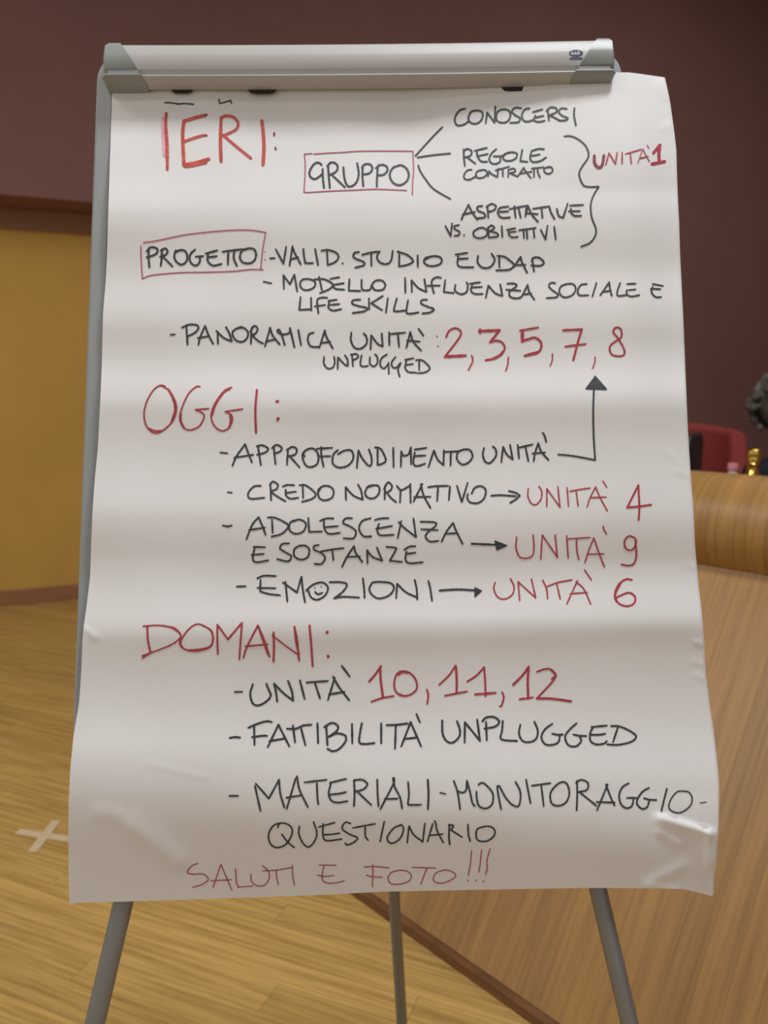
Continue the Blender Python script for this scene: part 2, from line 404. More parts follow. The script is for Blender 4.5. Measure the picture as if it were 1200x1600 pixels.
# black paper hooks under the bar
for px, wpx, hpx in ((285, 34, 5), (410, 46, 7), (806, 46, 7), (945, 26, 8)):
    py = 138.5 - (px-228)*.009
    x, d_, _ = bl(bp(px, py, .0068)); hw = wpx*.00079/2
    bm = bmesh.new(); pts = [(-hw, -.012), (hw, -.012), (hw, .0005), (hw*.8, hpx*.0008*.8), (hw*.45, hpx*.0008), (-hw*.45, hpx*.0008), (-hw*.8, hpx*.0008*.8), (-hw, .0005)]
    prism(bm, pts, bw(x, d_+.0028, .0064), XR, DN, 0, .0010, NN)
    o = obj('paper_hook', bm, M['black_plastic'], easel)
# badge on the bar
lx, ld, _ = bl(bp(900, 83, .0225))
def badge(rx, ry, cx, cd_, off, m, name, par, rect=False):
    bm = bmesh.new()
    pts = [(rx*math.cos(2*math.pi*k/32), ry*math.sin(2*math.pi*k/32)) for k in range(32)] if not rect else [(-rx,-ry),(rx,-ry),(rx,ry),(-rx,ry)]
    base = .0222 + off
    prism(bm, pts, bw(cx, cd_, base-.0006), XR, DN, 0, .0010, NN)
    return obj(name, bm, m, par)
lg = badge(.0088, .0044, lx, ld, 0, M['logo_blue'], 'badge', easel); tag(lg, label='small dark blue oval badge with pale letters')
badge(.0080, .0008, lx, ld+.0067, 0, M['logo_blue'], 'badge_caption', lg, True)
def mini(strk):
    bm = bmesh.new()
    for s in strk:
        for (x0, y0), (x1, y1) in zip(s[:-1], s[1:]):
            a = Vector((x0, y0)); b2 = Vector((x1, y1)); dd = (b2-a).normalized()*.0003; nn = Vector((-dd.y, dd.x))*1.3
            vs = [bm.verts.new(bw(lx + p.x, ld + p.y, .02275)) for p in (a-dd-nn, a-dd+nn, b2+dd+nn, b2+dd-nn)]
            bm.faces.new(vs)
    return bm
K = .001
def ms(l, ox): return [[((x+ox)*K, y*K) for x, y in s] for s in l]
gl = ms([[(1.2,-2),(1.2,1.8)],[(1.2,0),(0,0),(0,1.8),(1.2,1.8)]], -6) + ms([[(0,0),(0,1.8),(1.3,1.8),(1.3,0)]], -3.4) + \
     ms([[(0,-2),(0,1.8),(1.3,1.8),(1.3,0),(0,0)]], -.6) + ms([[(0,-2),(0,1.8),(1.5,1.8),(1.5,0),(0,-.1),(1.3,-.4),(1.3,-2),(0,-2)]], 2.4)
o = obj('badge_letters', mini(gl), M['logo_white'], lg)

# legs
back = -.035
AP = bw(bl(bp(543, 100, back))[0], bl(bp(561, 95, back))[1], back)
def legtube(name, top, low_dir_pts, w0, flat):
    A, Bq = low_dir_pts; d = (Bq-A).normalized()
    tpar = (0.012 - A.z)/d.z; foot = A + d*tpar
    k = (top.z - A.z)/d.z; topp = A + d*k
    bm = bmesh.new(); pts = [topp.lerp(foot, i/8) for i in range(9)]
    tube(bm, pts, w0, 14, flat=flat, up=NN)
    o = obj(name, bm, M['grey_metal'], easel, smooth=True)
    bm = bmesh.new(); lathe(bm, [(w0*1.05, -.012), (w0*1.35, -.010), (w0*1.35, .02), (w0*1.15, .035)], (foot.x, foot.y, foot.z), 16)
    tag(obj('rubber_foot', bm, M['rubber'], o, smooth=False), label='black rubber foot')
    return topp, foot
off = -.026
t1, f1 = legtube('leg', AP, (bp(193, 1408, off), bp(148, 1600, off)), .0118, .55)
t2, f2 = legtube('leg', AP, (bp(935, 1392, off), bp(984, 1600, off)), .0105, .75)
# rear leg, sloping back to the floor behind
A = Vector((0.019, 1.05+.3*.716, 0)); r1 = ray(616, 1400); tt1 = 1.05
RT = Vector((AP.x, AP.y+.02, AP.z)); RF_y = RT.y + .27
def rear(px, py):
    # plane containing the apex line (parallel to X) and the rear foot line
    n_ = Vector((0, RT.z, (RF_y-RT.y))).normalized()
    return hit(px, py, RT, n_)
t3, f3 = legtube('leg', RT, (rear(616, 1402), rear(628, 1600)), .0108, 1.0)
bm = bmesh.new(); box(bm, (AP + NN*.004 + DN*.09), (XR, DN, NN), (.12, .045, .012)); o = obj('leg_bracket', bm, M['grey_plastic'], easel); bevel(o, .006)
bm = bmesh.new(); tube(bm, [t3.lerp(f3, .33), (t1.lerp(f1, .33) + t2.lerp(f2, .33))/2], .003, 8); obj('brace', bm, M['grey_metal'], easel, smooth=True)
bm = bmesh.new(); tube(bm, [t1.lerp(f1, .33), t2.lerp(f2, .33)], .004, 8); obj('brace', bm, M['grey_metal'], easel, smooth=True)
print('feet', f1, f2, f3)

# ------------------------------------------------------------------ paper
def interp(tab, x):
    if x <= tab[0][0]: return tab[0][1]
    for (x0, y0), (x1, y1) in zip(tab[:-1], tab[1:]):
        if x <= x1: return y0 + (y1-y0)*(x-x0)/(x1-x0)
    return tab[-1][1]
def cr(tab, x):                                   # smooth (monotone-ish) interpolation
    n = len(tab)
    if x <= tab[0][0]: return tab[0][1]
    if x >= tab[-1][0]: return tab[-1][1]
    i = 0
    while tab[i+1][0] < x: i += 1
    x0, y0 = tab[i]; x1, y1 = tab[i+1]; h = x1-x0; t_ = (x-x0)/h
    m0 = (y1-tab[i-1][1])/(x1-tab[i-1][0]) if i > 0 else (y1-y0)/h
    m1 = (tab[i+2][1]-y0)/(tab[i+2][0]-x0) if i+2 < n else (y1-y0)/h
    return (2*t_**3-3*t_**2+1)*y0 + (t_**3-2*t_**2+t_)*h*m0 + (-2*t_**3+3*t_**2)*y1 + (t_**3-t_**2)*h*m1
LEFT = [(108,177),(145,175),(250,171.5),(330,169),(400,167),(440,165),(490,161),(560,159.5),(620,157),(700,153),(750,148),(800,144.5),(850,142.5),(900,141),(950,135),(978,131),(1000,129),(1050,127),(1100,123.5),(1150,115),(1200,110),(1250,107.5),(1300,107),(1350,107),(1400,108),(1413,108)]
RIGHT = [(121,1036),(140,1040.5),(160,1044.5),(200,1050),(232,1054),(270,1055),(300,1056),(350,1058.5),(400,1060),(500,1065),(600,1069),(680,1072.5),(750,1077),(800,1081),(850,1083),(880,1085.5),(920,1089),(950,1093),(1000,1097.5),(1050,1099.5),(1100,1106),(1150,1113),(1200,1118.5),(1230,1121),(1280,1120.5),(1330,1118),(1365,1116),(1366,1113.5),(1400,1112.5)]
TOPD = [(0,0),(.90,-7),(.94,-7),(1,0)]
BOTD = [(0,0),(.02,-2),(.08,-2.6),(.24,-6),(.40,-10),(.50,-12),(.65,-15),(.80,-15.5),(.90,-15),(.95,-13.5),(1,0)]
BOTD = [(0,0),(.015,-2.3),(.08,-3),(.24,-6),(.39,-9.5),(.49,-13.5),(.65,-14.5),(.80,-15.2),(.90,-13.5),(.955,-11.5),(.985,-4),(1,0)]
def grid_px(u, v):
    yl = 108 + (1413-108)*v; yr = 121 + (1400-121)*v
    x = interp(LEFT, yl)*(1-u) + interp(RIGHT, yr)*u
    y = yl*(1-u) + yr*u + (1-v)**6*interp(TOPD, u) + v**12*interp(BOTD, u)
    return x, y
TL = [(110,182),(165,182),(200,188),(250,190),(315,203),(340,190),(375,177),(420,186),(460,199),(490,195),(520,181),(550,185),(590,205),(620,200),(645,180),(680,182),(750,200),(790,200),(815,182),(860,171),(900,189),(960,206),(985,195),(1005,170),(1040,175),(1100,192),(1160,206),(1200,192),(1240,177),(1280,163),(1320,152),(1413,158)]
TC = [(110,182),(165,182),(200,188),(300,201),(345,195),(390,184),(460,200),(520,189),(560,195),(600,216),(625,205),(650,177),(680,184),(740,200),(790,205),(830,190),(870,177),(900,190),(960,216),(985,190),(1005,167),(1040,180),(1100,195),(1180,210),(1220,202),(1260,186),(1290,163),(1340,152),(1413,152)]
TR = [(110,222),(170,208),(250,193),(290,190),(310,204),(350,195),(400,189),(450,205),(500,195),(530,189),(600,216),(620,205),(650,184),(700,195),(760,205),(800,200),(830,185),(870,179),(890,195),(930,216),(965,210),(990,175),(1030,184),(1100,200),(1180,216),(1220,211),(1280,190),(1310,172),(1350,152),(1413,156)]
SLOPE = .74
Y0, Y1, DY = 100, 1420, 4
def integ(tab, k=SLOPE):
    ys = list(range(Y0, Y1+DY, DY)); lin = [(cr(tab, y)/255)**2.2 for y in ys]
    ref = (193/255)**2.2; out = []; d = 0
    for y, l in zip(ys, lin):
        s = k*(l/ref - 1)*(1.3 if y < 520 else (1.3 - .3*min(1, (y-520)/120)))
        d += s * DY * .00078; out.append(d)
    # take the slow drift out down to the start of the lower curl
    iE = (1240-Y0)//DY; dr = out[iE]
    out = [o_ - dr*min(1.0, i/iE) for i, o_ in enumerate(out)]
    return out
DL, DC, DR = integ(TL), integ(TC), integ(TR)
def look(t_, y):
    f = max(0, min(len(t_)-1.001, (y-Y0)/DY)); i = int(f); return t_[i] + (t_[i+1]-t_[i])*(f-i)
def sm(t_): t_ = max(0, min(1, t_)); return t_*t_*(3-2*t_)
def ridge(px, py, ax, ay, bx, by, wd, h, skew=0.0):
    vx, vy = bx-ax, by-ay; L2 = vx*vx+vy*vy; t_ = ((px-ax)*vx + (py-ay)*vy)/L2
    if t_ < -.25 or t_ > 1.25: return 0
    e = sm((t_+.25)/.3) * sm((1.25-t_)/.3)
    dist = ((px-ax)*vy - (py-ay)*vx)/math.sqrt(L2)
    wq = wd*(1+skew) if dist > 0 else wd*(1-skew)
    return h*e*math.exp(-(dist/wq)**2)
CREASES = [(1035,1278,1106,1300,9,.0060,-.45),(1108,1302,1107,1352,7,.0050,.3),(1070,1352,1015,1380,9,.0018,0),(1030,1300,1062,1320,8,.0022,.3),
           (1010,1385,1058,1388,5,.0014,0),(131,980,150,997,4,.0015,0),(200,1290,280,1350,16,.0022,.3),(150,1270,190,1275,14,.0012,0),
           (1045,705,1062,732,4,.0008,.3),(1052,736,1072,742,4,.0007,0),(1030,130,1045,150,12,.0012,0),(1075,882,1086,888,4,.0007,0),
           (1088,1002,1098,1009,3.5,.0012,0),(1082,1032,1099,1040,4,.0007,0),(1087,1054,1101,1062,4,.0007,0),(175,160,260,160,8,.0010,0),
           (1034,203,1050,194,5,.0007,0),(240,1195,320,1215,5,.0004,0)]
def Dp(px, py):
    u = (px-150)/900
    if u < .5: d = look(DL, py)*(1-sm(u*2)) + look(DC, py)*sm(u*2)
    else: d = look(DC, py)*(1-sm(u*2-1)) + look(DR, py)*sm(u*2-1)
    # the free right margin leans back a little, the bottom corners curl
    d += -.010*sm((px-980)/90)*sm((900-py)/700)
    d += .0012*math.sin(px*.011 + py*.004)*sm((py-150)/200) + .0006*math.sin(px*.031 - py*.013)
    d += .006*sm((130-px)/30)*sm((py-1330)/80)*.5
    for c_ in CREASES: d += ridge(px, py, *c_)
    return d
POFF = .0062
SAG = .012
def paper_pt(px, py, lift=0.0):
    return bp(px, py, POFF + SAG*sm((py-140)/190) + Dp(px, py) + lift)
print('D range', min(Dp(x, y)+SAG*sm((y-140)/190) for x in range(180, 960, 40) for y in range(170, 1230, 15)))
pad = empty('flip_chart_paper', paper_pt(600, 1390)); tag(pad, 'large white paper sheets with handwritten red and black notes hanging on the easel', 'paper')
bpy.context.view_layer.update()
def sheet(name, shift, lift, nu=190, nv=290, mt=M['paper']):
    # front and back skins plus a crisp rim
    vs, fs = [], []; TH = .00028
    for q_ in (0, 1):
        for j in range(nv+1):
            for i in range(nu+1):
                x, y = grid_px(i/nu, j/nv)
                ee = sm((i/nu-.9)/.1)
                vs.append(paper_pt(x + shift[0]*ee, y + shift[1]*(j/nv), lift - q_*TH))
    nn_ = (nu+1); N0 = nn_*(nv+1)
    for j in range(nv):
        for i in range(nu):
            a = j*nn_ + i; fs.append((a, a+nn_, a+nn_+1, a+1)); a += N0; fs.append((a, a+1, a+nn_+1, a+nn_))
    rim = [i for i in range(nn_)] + [j*nn_+nu for j in range(1, nv+1)] + [nv*nn_+i for i in range(nu-1, -1, -1)] + [j*nn_ for j in range(nv-1, 0, -1)]
    b0 = len(vs)
    for k in rim: vs.append(vs[k]); vs.append(vs[k+N0])
    m_ = len(rim)
    for k in range(m_):
        a, b_ = b0+2*k, b0+2*((k+1) % m_); fs.append((a, b_, b_+1, a+1))
    return obj(name, (vs, fs), mt, pad, smooth=True)
top_sheet = sheet('written_sheet', (0, 0), 0)
for k in range(1, 4): sheet('under_sheet', (.9*k, -1.2*k), -.0012*k, 60, 90)

# ------------------------------------------------------------------ handwriting
# each entry: name, label, blocks; a block is (x0, y0, width of the close-up, [(ink, pen width px, strokes)]), strokes split by '|', '!' marks a sharp corner
K_, R_, T_, O_, D_, P_ = 'ink_black', 'ink_red', 'ink_thin_red', 'ink_orange_red', 'ink_dark_red', 'ink_pink'
W = [
('heading_writing', 'red heading IERI in thick strokes', [(240,140,220,[
 (P_,5.5,"84,240 80,350 92,560"),
 (O_,4.6,"107,200 103,300 112,450 116,600 116,680|265,440 350,410 430,388|610,385 700,340 720,285 680,235 620,222 575,240! 570,450 575,615|590,385 700,480 830,585"),
 (O_,5.6,"440,218 360,238 258,268! 248,360 250,480 258,640! 350,625 470,592|255,640 290,652 445,620|572,330 570,470 574,600|922,265 935,380 940,500 932,640|103,330 112,450 116,600"),
 (D_,3.4,"1027,370 1028,388|1038,495 1041,508|440,216 452,213|440,388 452,390")])]),
('small_mark', 'short black marks just below the clamp bar', [(240,140,220,[
 (K_,2.4,"95,110 150,112 215,122|200,124 260,118 340,124|558,80 560,115! 575,115 655,92! 665,118")])]),
('word_box', 'thin red box around a word', [(460,220,220,[
 (T_,1.9,"165,113 300,103 420,98 480,92 600,87 800,86 1010,88! 1015,250 1008,350 1005,460|150,108 85,113! 92,230 82,430! 100,440 300,428 500,420 700,412 955,422")])]),
('word_box', 'thin red box around a word', [(210,350,230,[
 (T_,1.9,"72,152 200,132 400,90 600,65 800,50 950,50 1070,68! 1050,180 1040,260 1030,370|1050,372 950,370 800,385 600,392 400,395 250,405 130,420 65,445! 55,300 53,180")])]),
('word_writing', 'black word GRUPPO', [(460,220,220,[
 (K_,3.3,"232,205 205,185 165,200 128,265 140,310 175,325 210,305 240,280|240,240 243,320 252,400|287,205 292,290 302,400|280,215 310,185 350,190 370,225 350,265 300,290|320,290 430,395|418,225 425,310 450,380 490,385 530,350 548,280 535,190|583,210 580,300 587,385|575,230 600,200 645,200 665,235 640,275 590,285|712,210 705,300 702,390|695,232 730,205 775,210 795,245 765,285 710,295|890,210 840,230 812,290 840,355 900,377 955,345 975,290 955,235 910,207 880,213")])]),
('word_writing', 'black word CONOSCERSI', [(690,150,230,[
 (K_,3.0,"192,103 150,115 115,160 108,205 130,238 180,232 220,205|285,118 240,130 218,180 240,218 290,222 330,185 330,130 285,118|360,220 372,135! 432,215! 438,85|500,108 455,130 447,190 480,215 530,210 560,170 550,120 500,108|650,98 600,95 572,125 600,155 640,180 625,212 560,217|717,100 680,108 655,150 665,195 700,208 745,195|822,108 745,130|765,158 752,195 790,210 840,200|765,175 830,160|865,110 875,198|855,120 890,92 935,100 935,130 870,160|880,160 900,165 965,200|1020,103 975,100 955,130 985,160 1030,180 1010,197 960,200|1083,98 1080,160 1095,238")])]),
('word_writing', 'black words REGOLE CONTRATTO', [(690,150,230,[
 (K_,3.0,"180,435 182,500 190,568|178,450 210,430 245,450 235,485 190,500|210,500 275,550|368,422 270,445|290,445 290,480 320,530 370,535|290,490 375,472|445,432 405,470 388,515 405,545 440,553 475,535 480,505|425,490 480,490 520,475|560,458 520,470 500,500 520,525 570,525 610,500 610,465 560,458 510,475|658,438 650,480 642,530! 700,535|835,432 790,430 740,445|735,445 722,500 740,535 800,530 852,500|735,487 800,475"),
 (K_,2.7,"245,600 210,605 182,645 190,675 230,680 285,650|330,602 290,615 278,650 300,668 345,660 372,630 360,605 330,602|378,655 388,610! 400,630 455,660! 462,590|440,605 550,575|498,590 500,655|545,600 543,658|545,600 590,590 600,615 550,630|560,630 620,655|620,655 670,585! 690,620 728,668|640,632 735,615|735,590 830,580|755,590 752,660|782,590 785,620 803,665|870,580 835,590 845,625 880,632 905,610 895,580 860,578")])]),
('connector_lines', 'three black lines fanning out from the boxed word', [(630,180,110,[
 (K_,2.9,"665,205 500,370 210,690|245,718 500,680 800,650|258,855 290,950 380,1090 500,1240 650,1340 805,1425")])]),
('curly_bracket', 'tall black curly bracket', [(870,200,190,[
 (K_,2.7,"75,80 140,80 210,110 280,170 312,240 305,300 250,380 222,440 230,500 265,565 320,580 415,578! 360,670 335,760 345,880 385,990 380,1060 330,1130 240,1170")])]),
('word_writing', 'red UNITÀ 1 beside the bracket', [(870,200,190,[
 (D_,4.6,"370,272 375,350 415,390 450,360 465,270"),
 (R_,2.4,"485,362 515,245! 580,355! 595,240|645,240 645,350|725,245 735,350|680,255 830,212|820,300 900,280"),
 (T_,1.9,"800,345 850,205! 880,270 915,330|893,170 908,198"),
 (R_,5.2,"955,245 1018,170! 1008,250 1012,340|940,355 1065,330")])]),
('word_writing', 'black words ASPETTATIVE VS. OBIETTIVI', [(680,300,240,[
 (K_,3.1,"205,215 220,180 260,100! 290,160 330,215|215,175 310,155|368,108 330,115 335,145 380,165 390,195 330,205|408,110 415,200|400,115 440,92 475,110 460,140 415,155|572,112 505,125 490,165 520,200 585,198|495,155 570,150|580,132 720,105|618,110 628,200|650,120 668,200|705,190 725,108! 755,175 803,232|718,165 800,172|712,115 706,185|765,130 890,112|830,120 838,200|890,110 905,160 932,210|950,130 965,185 1000,200! 1035,90|1055,105 1155,100|1045,150 1130,148|1060,130 1062,160 1090,185 1140,185"),
 (K_,2.9,"80,265 122,345! 132,245|185,258 150,265 155,290 190,310 185,335 150,342|225,335 226,338|340,280 300,310 305,345 350,360 400,340 405,300 370,278 330,285|415,275 418,350|410,280 440,260 462,280 428,305! 480,320 490,345 420,355|520,265 525,350|625,282 560,295|575,300 575,330 600,352 645,350|575,315 630,308|655,298 785,280|690,298 695,360|715,295 720,365|768,285 775,355|825,295 862,370! 878,262|930,270 942,370")])]),
('word_writing', 'black word PROGETTO', [(210,350,230,[
 (K_,3.3,"118,205 115,270 122,352|100,222 130,190 175,195 190,220 165,250 100,270|225,215 222,280 215,340|215,215 250,198 270,220 255,250 210,265|235,268 310,345|335,215 325,270 350,315 390,330 425,300 430,250 405,215 360,215 330,235|495,208 460,240 450,290 475,330 510,335 535,300 530,265|500,265 560,262|675,215 580,240|600,240 598,300 640,338 710,325|605,270 670,262|720,225 880,205|765,215 762,330|815,215 810,280 835,340|920,198 875,220 860,270 880,310 930,320 975,300 992,250 975,205 930,198 890,212"),
 (K_,1.8,"1062,227 1063,229|1064,291 1066,293")])]),
('line_writing', 'black line VALID. STUDIO EUDAP', [(400,380,240,[
 (K_,3.1,"110,118 145,116|155,48 215,160! 235,28|262,175 285,25! 300,70 350,165|270,125 330,110|370,45 375,100 385,155! 445,155|462,45 485,170|555,60 560,165|512,58 560,52 620,70 645,105 620,145 560,170|676,156 678,158|805,68 770,75 760,105 790,125 840,145 845,170 775,190|830,90 900,72 968,65|900,75 902,175|960,68 945,110 970,150 1020,162 1055,135 1068,60")]),
 (620,380,240,[(K_,3.1,"20,65 18,180! 75,170 120,150 125,130 80,90 5,65|163,95 165,185|285,100 225,115 212,145 240,172 290,177 340,160 352,130 330,105 270,102 215,130|550,75 460,88|480,95 475,160 500,185 598,187|485,122 555,118|635,98 632,150 670,190 730,185 765,130 740,80|800,100 802,188|785,98 840,105 890,140 915,170 880,205 778,212|915,185 968,105! 975,140 1018,230|930,170 1005,168|1058,120 1072,220|1055,140 1065,115 1110,112 1150,150 1120,175 1050,172")])]),
('line_writing', 'black line MODELLO INFLUENZA SOCIALE E', [(400,380,240,[
 (K_,3.1,"60,300 118,312|218,355 215,250! 265,320! 300,245! 322,375|400,278 355,290 345,330 370,362 420,362 460,335 455,295 400,278|492,262 515,365|458,282 530,280 590,310 600,330 570,360 500,388|650,265 580,278|600,325 685,312|600,325 620,355 690,362|730,280 725,370! 815,372|825,285 825,335 835,365 890,362 905,325 935,292 985,292 1010,325 990,362 930,365 905,330")]),
 (620,380,240,[(K_,3.1,"65,270 67,385|118,380 115,290! 170,350 232,378! 215,280|345,270 310,265 275,290 275,330 290,390|240,332 335,330|378,288 368,380! 445,388|458,325 455,370 500,397 545,380 555,330 545,305|570,315 650,305|590,320 580,370 610,395 670,395|585,345 665,340|695,425 715,330! 770,390 825,410! 808,320|865,315 920,315 935,335 880,380 890,420 940,430 970,420 985,400 1022,325! 1035,380 1075,440|855,362 965,370|985,400 1050,392")]),
 (820,420,240,[(K_,2.9,"238,112 205,108 188,135 220,170 255,195 250,220 170,228|330,118 280,140 272,190 310,222 370,205 398,160 380,120 330,118|485,118 440,125 415,165 425,205 497,205|560,110 528,215|590,205 660,105! 665,150 680,210|610,180 670,170|745,110 722,180 730,210 790,205|800,118 865,115|815,165 865,160|800,165 795,195 830,215 895,205|1000,118 1080,133|985,155 1060,158|1000,140 990,180 1020,218 1065,220")])]),
('line_writing', 'black line LIFE SKILLS', [(400,380,240,[
 (K_,3.1,"348,420 338,520! 430,515|430,425 432,525|555,425 510,425 480,440 480,490 488,545|460,492 540,482|630,440 565,450|575,450 565,500 600,525 665,515|570,482 650,475|815,440 760,445 750,470 800,490 865,505 850,530 755,545|882,430 885,515|990,412 900,468! 985,522|1030,430 1015,540|1100,430 1078,515 1090,532 1165,525")]),
 (620,380,240,[(K_,3.1,"88,445 75,535 100,550 170,540|235,440 195,445 190,470 240,495 290,515 260,540 200,548")])]),
('line_writing', 'black line PANORAMICA UNITÀ UNPLUGGED', [(250,490,240,[
 (K_,3.1,"82,165 115,162|205,95 215,240|172,108 230,85 290,90 300,115 270,150 220,175|300,242 315,180 352,95! 380,170 415,235|295,190 385,175|453,235 450,150|440,135 500,190 560,215! 540,150 515,105|640,108 590,120 565,155 590,205 640,220 680,190 685,140 640,105 600,115|715,110 710,235|705,140 735,95 762,115 750,150 715,170|720,170 770,215 805,232|820,255 860,110! 880,170 935,240|835,215 905,200|975,245 950,165 930,125 915,135 950,162 1010,150 1015,110! 1050,262|1080,128 1102,245")]),
 (480,500,240,[(K_,3.1,"50,98 15,110 5,160 30,205 95,210|95,215 138,80! 150,130 200,222|105,180 180,170|345,98 342,160 370,215 420,222 465,180 462,130 440,105|495,228 500,120! 550,185 590,205! 582,105|640,95 642,195|640,110 765,98|708,105 718,210|775,215 805,95! 830,170 890,238|780,160 878,168|870,68 908,122"),
 (K_,2.2,"1012,126 1015,128|1020,203 1024,204"),
 (K_,2.9,"132,288 130,340 160,378 200,370 215,330 210,285|238,382 240,290! 290,345 318,358! 315,310 295,275|350,275 358,360|340,270 385,265 398,290 355,315|425,275 415,340 430,362 475,358|490,290 490,340 520,362 548,335 548,290 530,268|622,268 580,300 570,350 600,378 635,340|635,332 638,420|690,288 660,330 665,365 695,372 730,335 710,385 722,442|830,298 765,310|775,320 765,370 790,405 850,410|770,352 825,342|875,315 875,390|850,312 900,315 950,360 955,385 920,408 862,415")])]),
('number_writing', 'red numbers 2, 3, 5, 7, 8', [(670,500,160,[
 (R_,3.2,"203,198 240,125 310,95 365,120 375,170 320,260 190,425"),
 (R_,4.6,"190,430 432,415|590,130 830,120"),
 (R_,2.6,"503,415 515,480 465,585|933,435 925,520 902,595"),
 (R_,4.0,"820,130 720,258|600,110 600,150"),
 (R_,3.4,"715,260 790,240 860,265 890,330 850,400 770,450 665,470"),
 (R_,4.4,"870,370 830,415 750,455")]),
 (800,500,200,[(R_,3.2,"245,70 75,98|500,248 690,225"),(R_,5.2,"98,105 97,200"),(R_,3.8,"95,195 150,180 215,165 265,200 275,250 240,305 120,335|480,95 655,88|655,85 620,200 575,375"),(R_,2.2,"378,315 378,370 358,430|780,345 775,400 755,452"),
 (R_,3.0,"1000,180 950,110 975,70 1020,85 1028,150 1000,180 930,230 915,275 940,325 1000,338 1050,325 1050,270 1000,180"),(R_,4.2,"240,300 120,335")])]),
('arrow_drawing', 'black arrow with a filled head pointing up to the 8', [(740,580,240,[
 (K_,2.9,"660,650 780,662 950,693! 938,500 935,300 940,140"),('fill:'+K_,2.5,"950,40 1035,140 880,136")])]),
('heading_writing', 'red heading OGGI', [(210,590,240,[
 (R_,2.6,"240,68 205,60 150,95 95,190 75,290 95,380 150,430 210,420 290,350 325,270 320,190 270,100 205,60|110,395 160,415 210,415|512,70 480,72 420,130 370,240 355,320 385,390 440,408 510,375 545,300 520,270 475,250! 580,242|760,75 700,105 630,200 600,290 620,370 680,415 740,390 765,330 755,290 710,265! 845,245|745,90 700,115 640,200 608,290|735,400 750,340 745,290"),
 (R_,3.6,"265,90 305,170 318,250 290,345|690,120 635,205 605,290|957,95 945,250 950,430|362,280 362,340 385,390|300,160 322,230 310,300"),
 (R_,4.8,"1112,186 1120,184|1118,330 1124,318")])]),
('line_writing', 'black line APPROFONDIMENTO UNITÀ', [(330,670,240,[
 (K_,3.1,"72,185 125,190|165,288 200,210 265,120! 290,190 318,262|180,225 328,202|365,135 388,282|355,135 400,128 445,155 420,185 358,202|488,135 502,275|475,150 510,125 550,145 540,175 490,195|600,160 592,280|590,165 635,140 668,160 655,200 595,215|615,215 690,300|740,165 712,205 735,280 780,298 830,270 835,200 800,155 750,160 720,190 730,215|858,142 862,220 878,295|825,155 945,148|850,215 930,213|990,165 955,200 950,270 1000,302 1070,285 1110,230 1095,170 1040,170 990,198")]),
 (550,670,240,[(K_,3.1,"38,305 50,168! 80,230 130,288 152,275 152,220 132,160|200,145 200,282! 240,270 265,245 240,180 215,150 180,145|322,148 325,298|382,295 385,175! 400,208 440,200 460,145! 462,275|490,162 580,148|490,185 480,270 510,290 570,272|485,212 572,208|598,298 640,168! 670,240 715,282! 718,168|718,180 835,175|772,180 770,285|880,160 830,180 820,235 860,278 910,262 942,215 920,165 870,160")]),
 (740,580,240,[(K_,3.1,"82,600 72,650 90,705 130,715 175,660 172,610 150,588|217,710 230,590! 260,650 305,688! 285,575|345,575 355,680|350,598 460,572|405,590 428,702|470,702 480,640 505,562! 530,630 585,692|460,642 558,635|540,482 555,505 568,552")])]),
('line_writing', 'black line CREDO NORMATIVO with arrow', [(340,740,240,[
 (K_,3.0,"80,145 110,148|338,95 285,100 240,150 255,195 365,188|412,75 418,208|408,90 430,62 470,85 460,120 420,140 470,180 530,215|510,100 545,88 598,90|532,125 535,170 570,195 630,188|540,150 612,140|665,95 668,190|640,90 690,92 765,155 740,195 660,220|820,98 785,130 795,190 840,208 895,185 905,130 870,98 815,100 790,140|1003,205 1000,105! 1060,170 1135,203! 1120,130 1097,85")]),
 (570,740,240,[(K_,3.1,"65,92 25,100 2,150 25,188 75,190 112,150 110,100 70,90 30,105|158,95 155,200|150,120 180,68 212,95 200,130 160,150|175,150 205,190 245,222|275,225 280,125|250,95 285,128 355,92|355,80 358,228|380,218 450,80|437,82 460,170 513,268|385,183 512,180|495,105 560,97 650,95|573,100 565,212|665,100 657,205|720,95 758,222! 803,72|835,155 860,110 910,98 945,130 930,195 880,230 820,222 800,185 805,160|988,172 1060,168 1180,176")]),
 (790,740,240,[(K_,3.0,"25,135 80,150 110,172! 80,200 35,228")])]),
('word_writing', 'red UNITÀ 4', [(790,740,240,[
 (R_,2.3,"177,115 175,180 205,235 245,238 280,190 280,130 260,100|322,258 322,118! 425,262! 408,102|480,108 492,255|502,138 570,125 660,112|550,128 567,252|637,258 660,190 703,103! 740,190 795,290|665,188 785,182|760,58 790,105"),
 (R_,3.2,"1040,362 1045,250 1037,90! 950,265! 1050,255 1138,243")])]),
('line_writing', 'black lines ADOLESCENZA E SOSTANZE with arrow', [(340,740,240,[
 (K_,3.0,"40,405 75,412 110,405|225,512 270,400 320,340! 350,410 375,478|245,440 370,422|425,360 430,462|392,342 450,345 540,390 550,420 500,470 422,492|630,358 570,380 562,440 610,470 670,450 690,390 640,358 585,375|708,345 715,455! 815,452|905,350 850,350 800,368|830,370 835,430 870,470 955,462|840,418 940,410|1050,348 1000,350 980,385 1030,410 1080,450 1060,505 985,505|1195,348 1130,370 1105,430 1140,488 1200,492"),
 (K_,3.1,"280,572 370,575|290,575 275,660 300,692 395,678|265,635 360,628|558,545 505,550 488,585 530,615 575,645 550,685 465,668|640,562 600,590 600,645 650,672 705,650 715,590 680,562 635,565|790,558 755,565 755,595 810,620 840,660 810,705 757,705|810,608 900,592 985,582|895,590 905,675|972,728 1010,650 1065,568! 1080,620 1130,690|1010,650 1110,648")]),
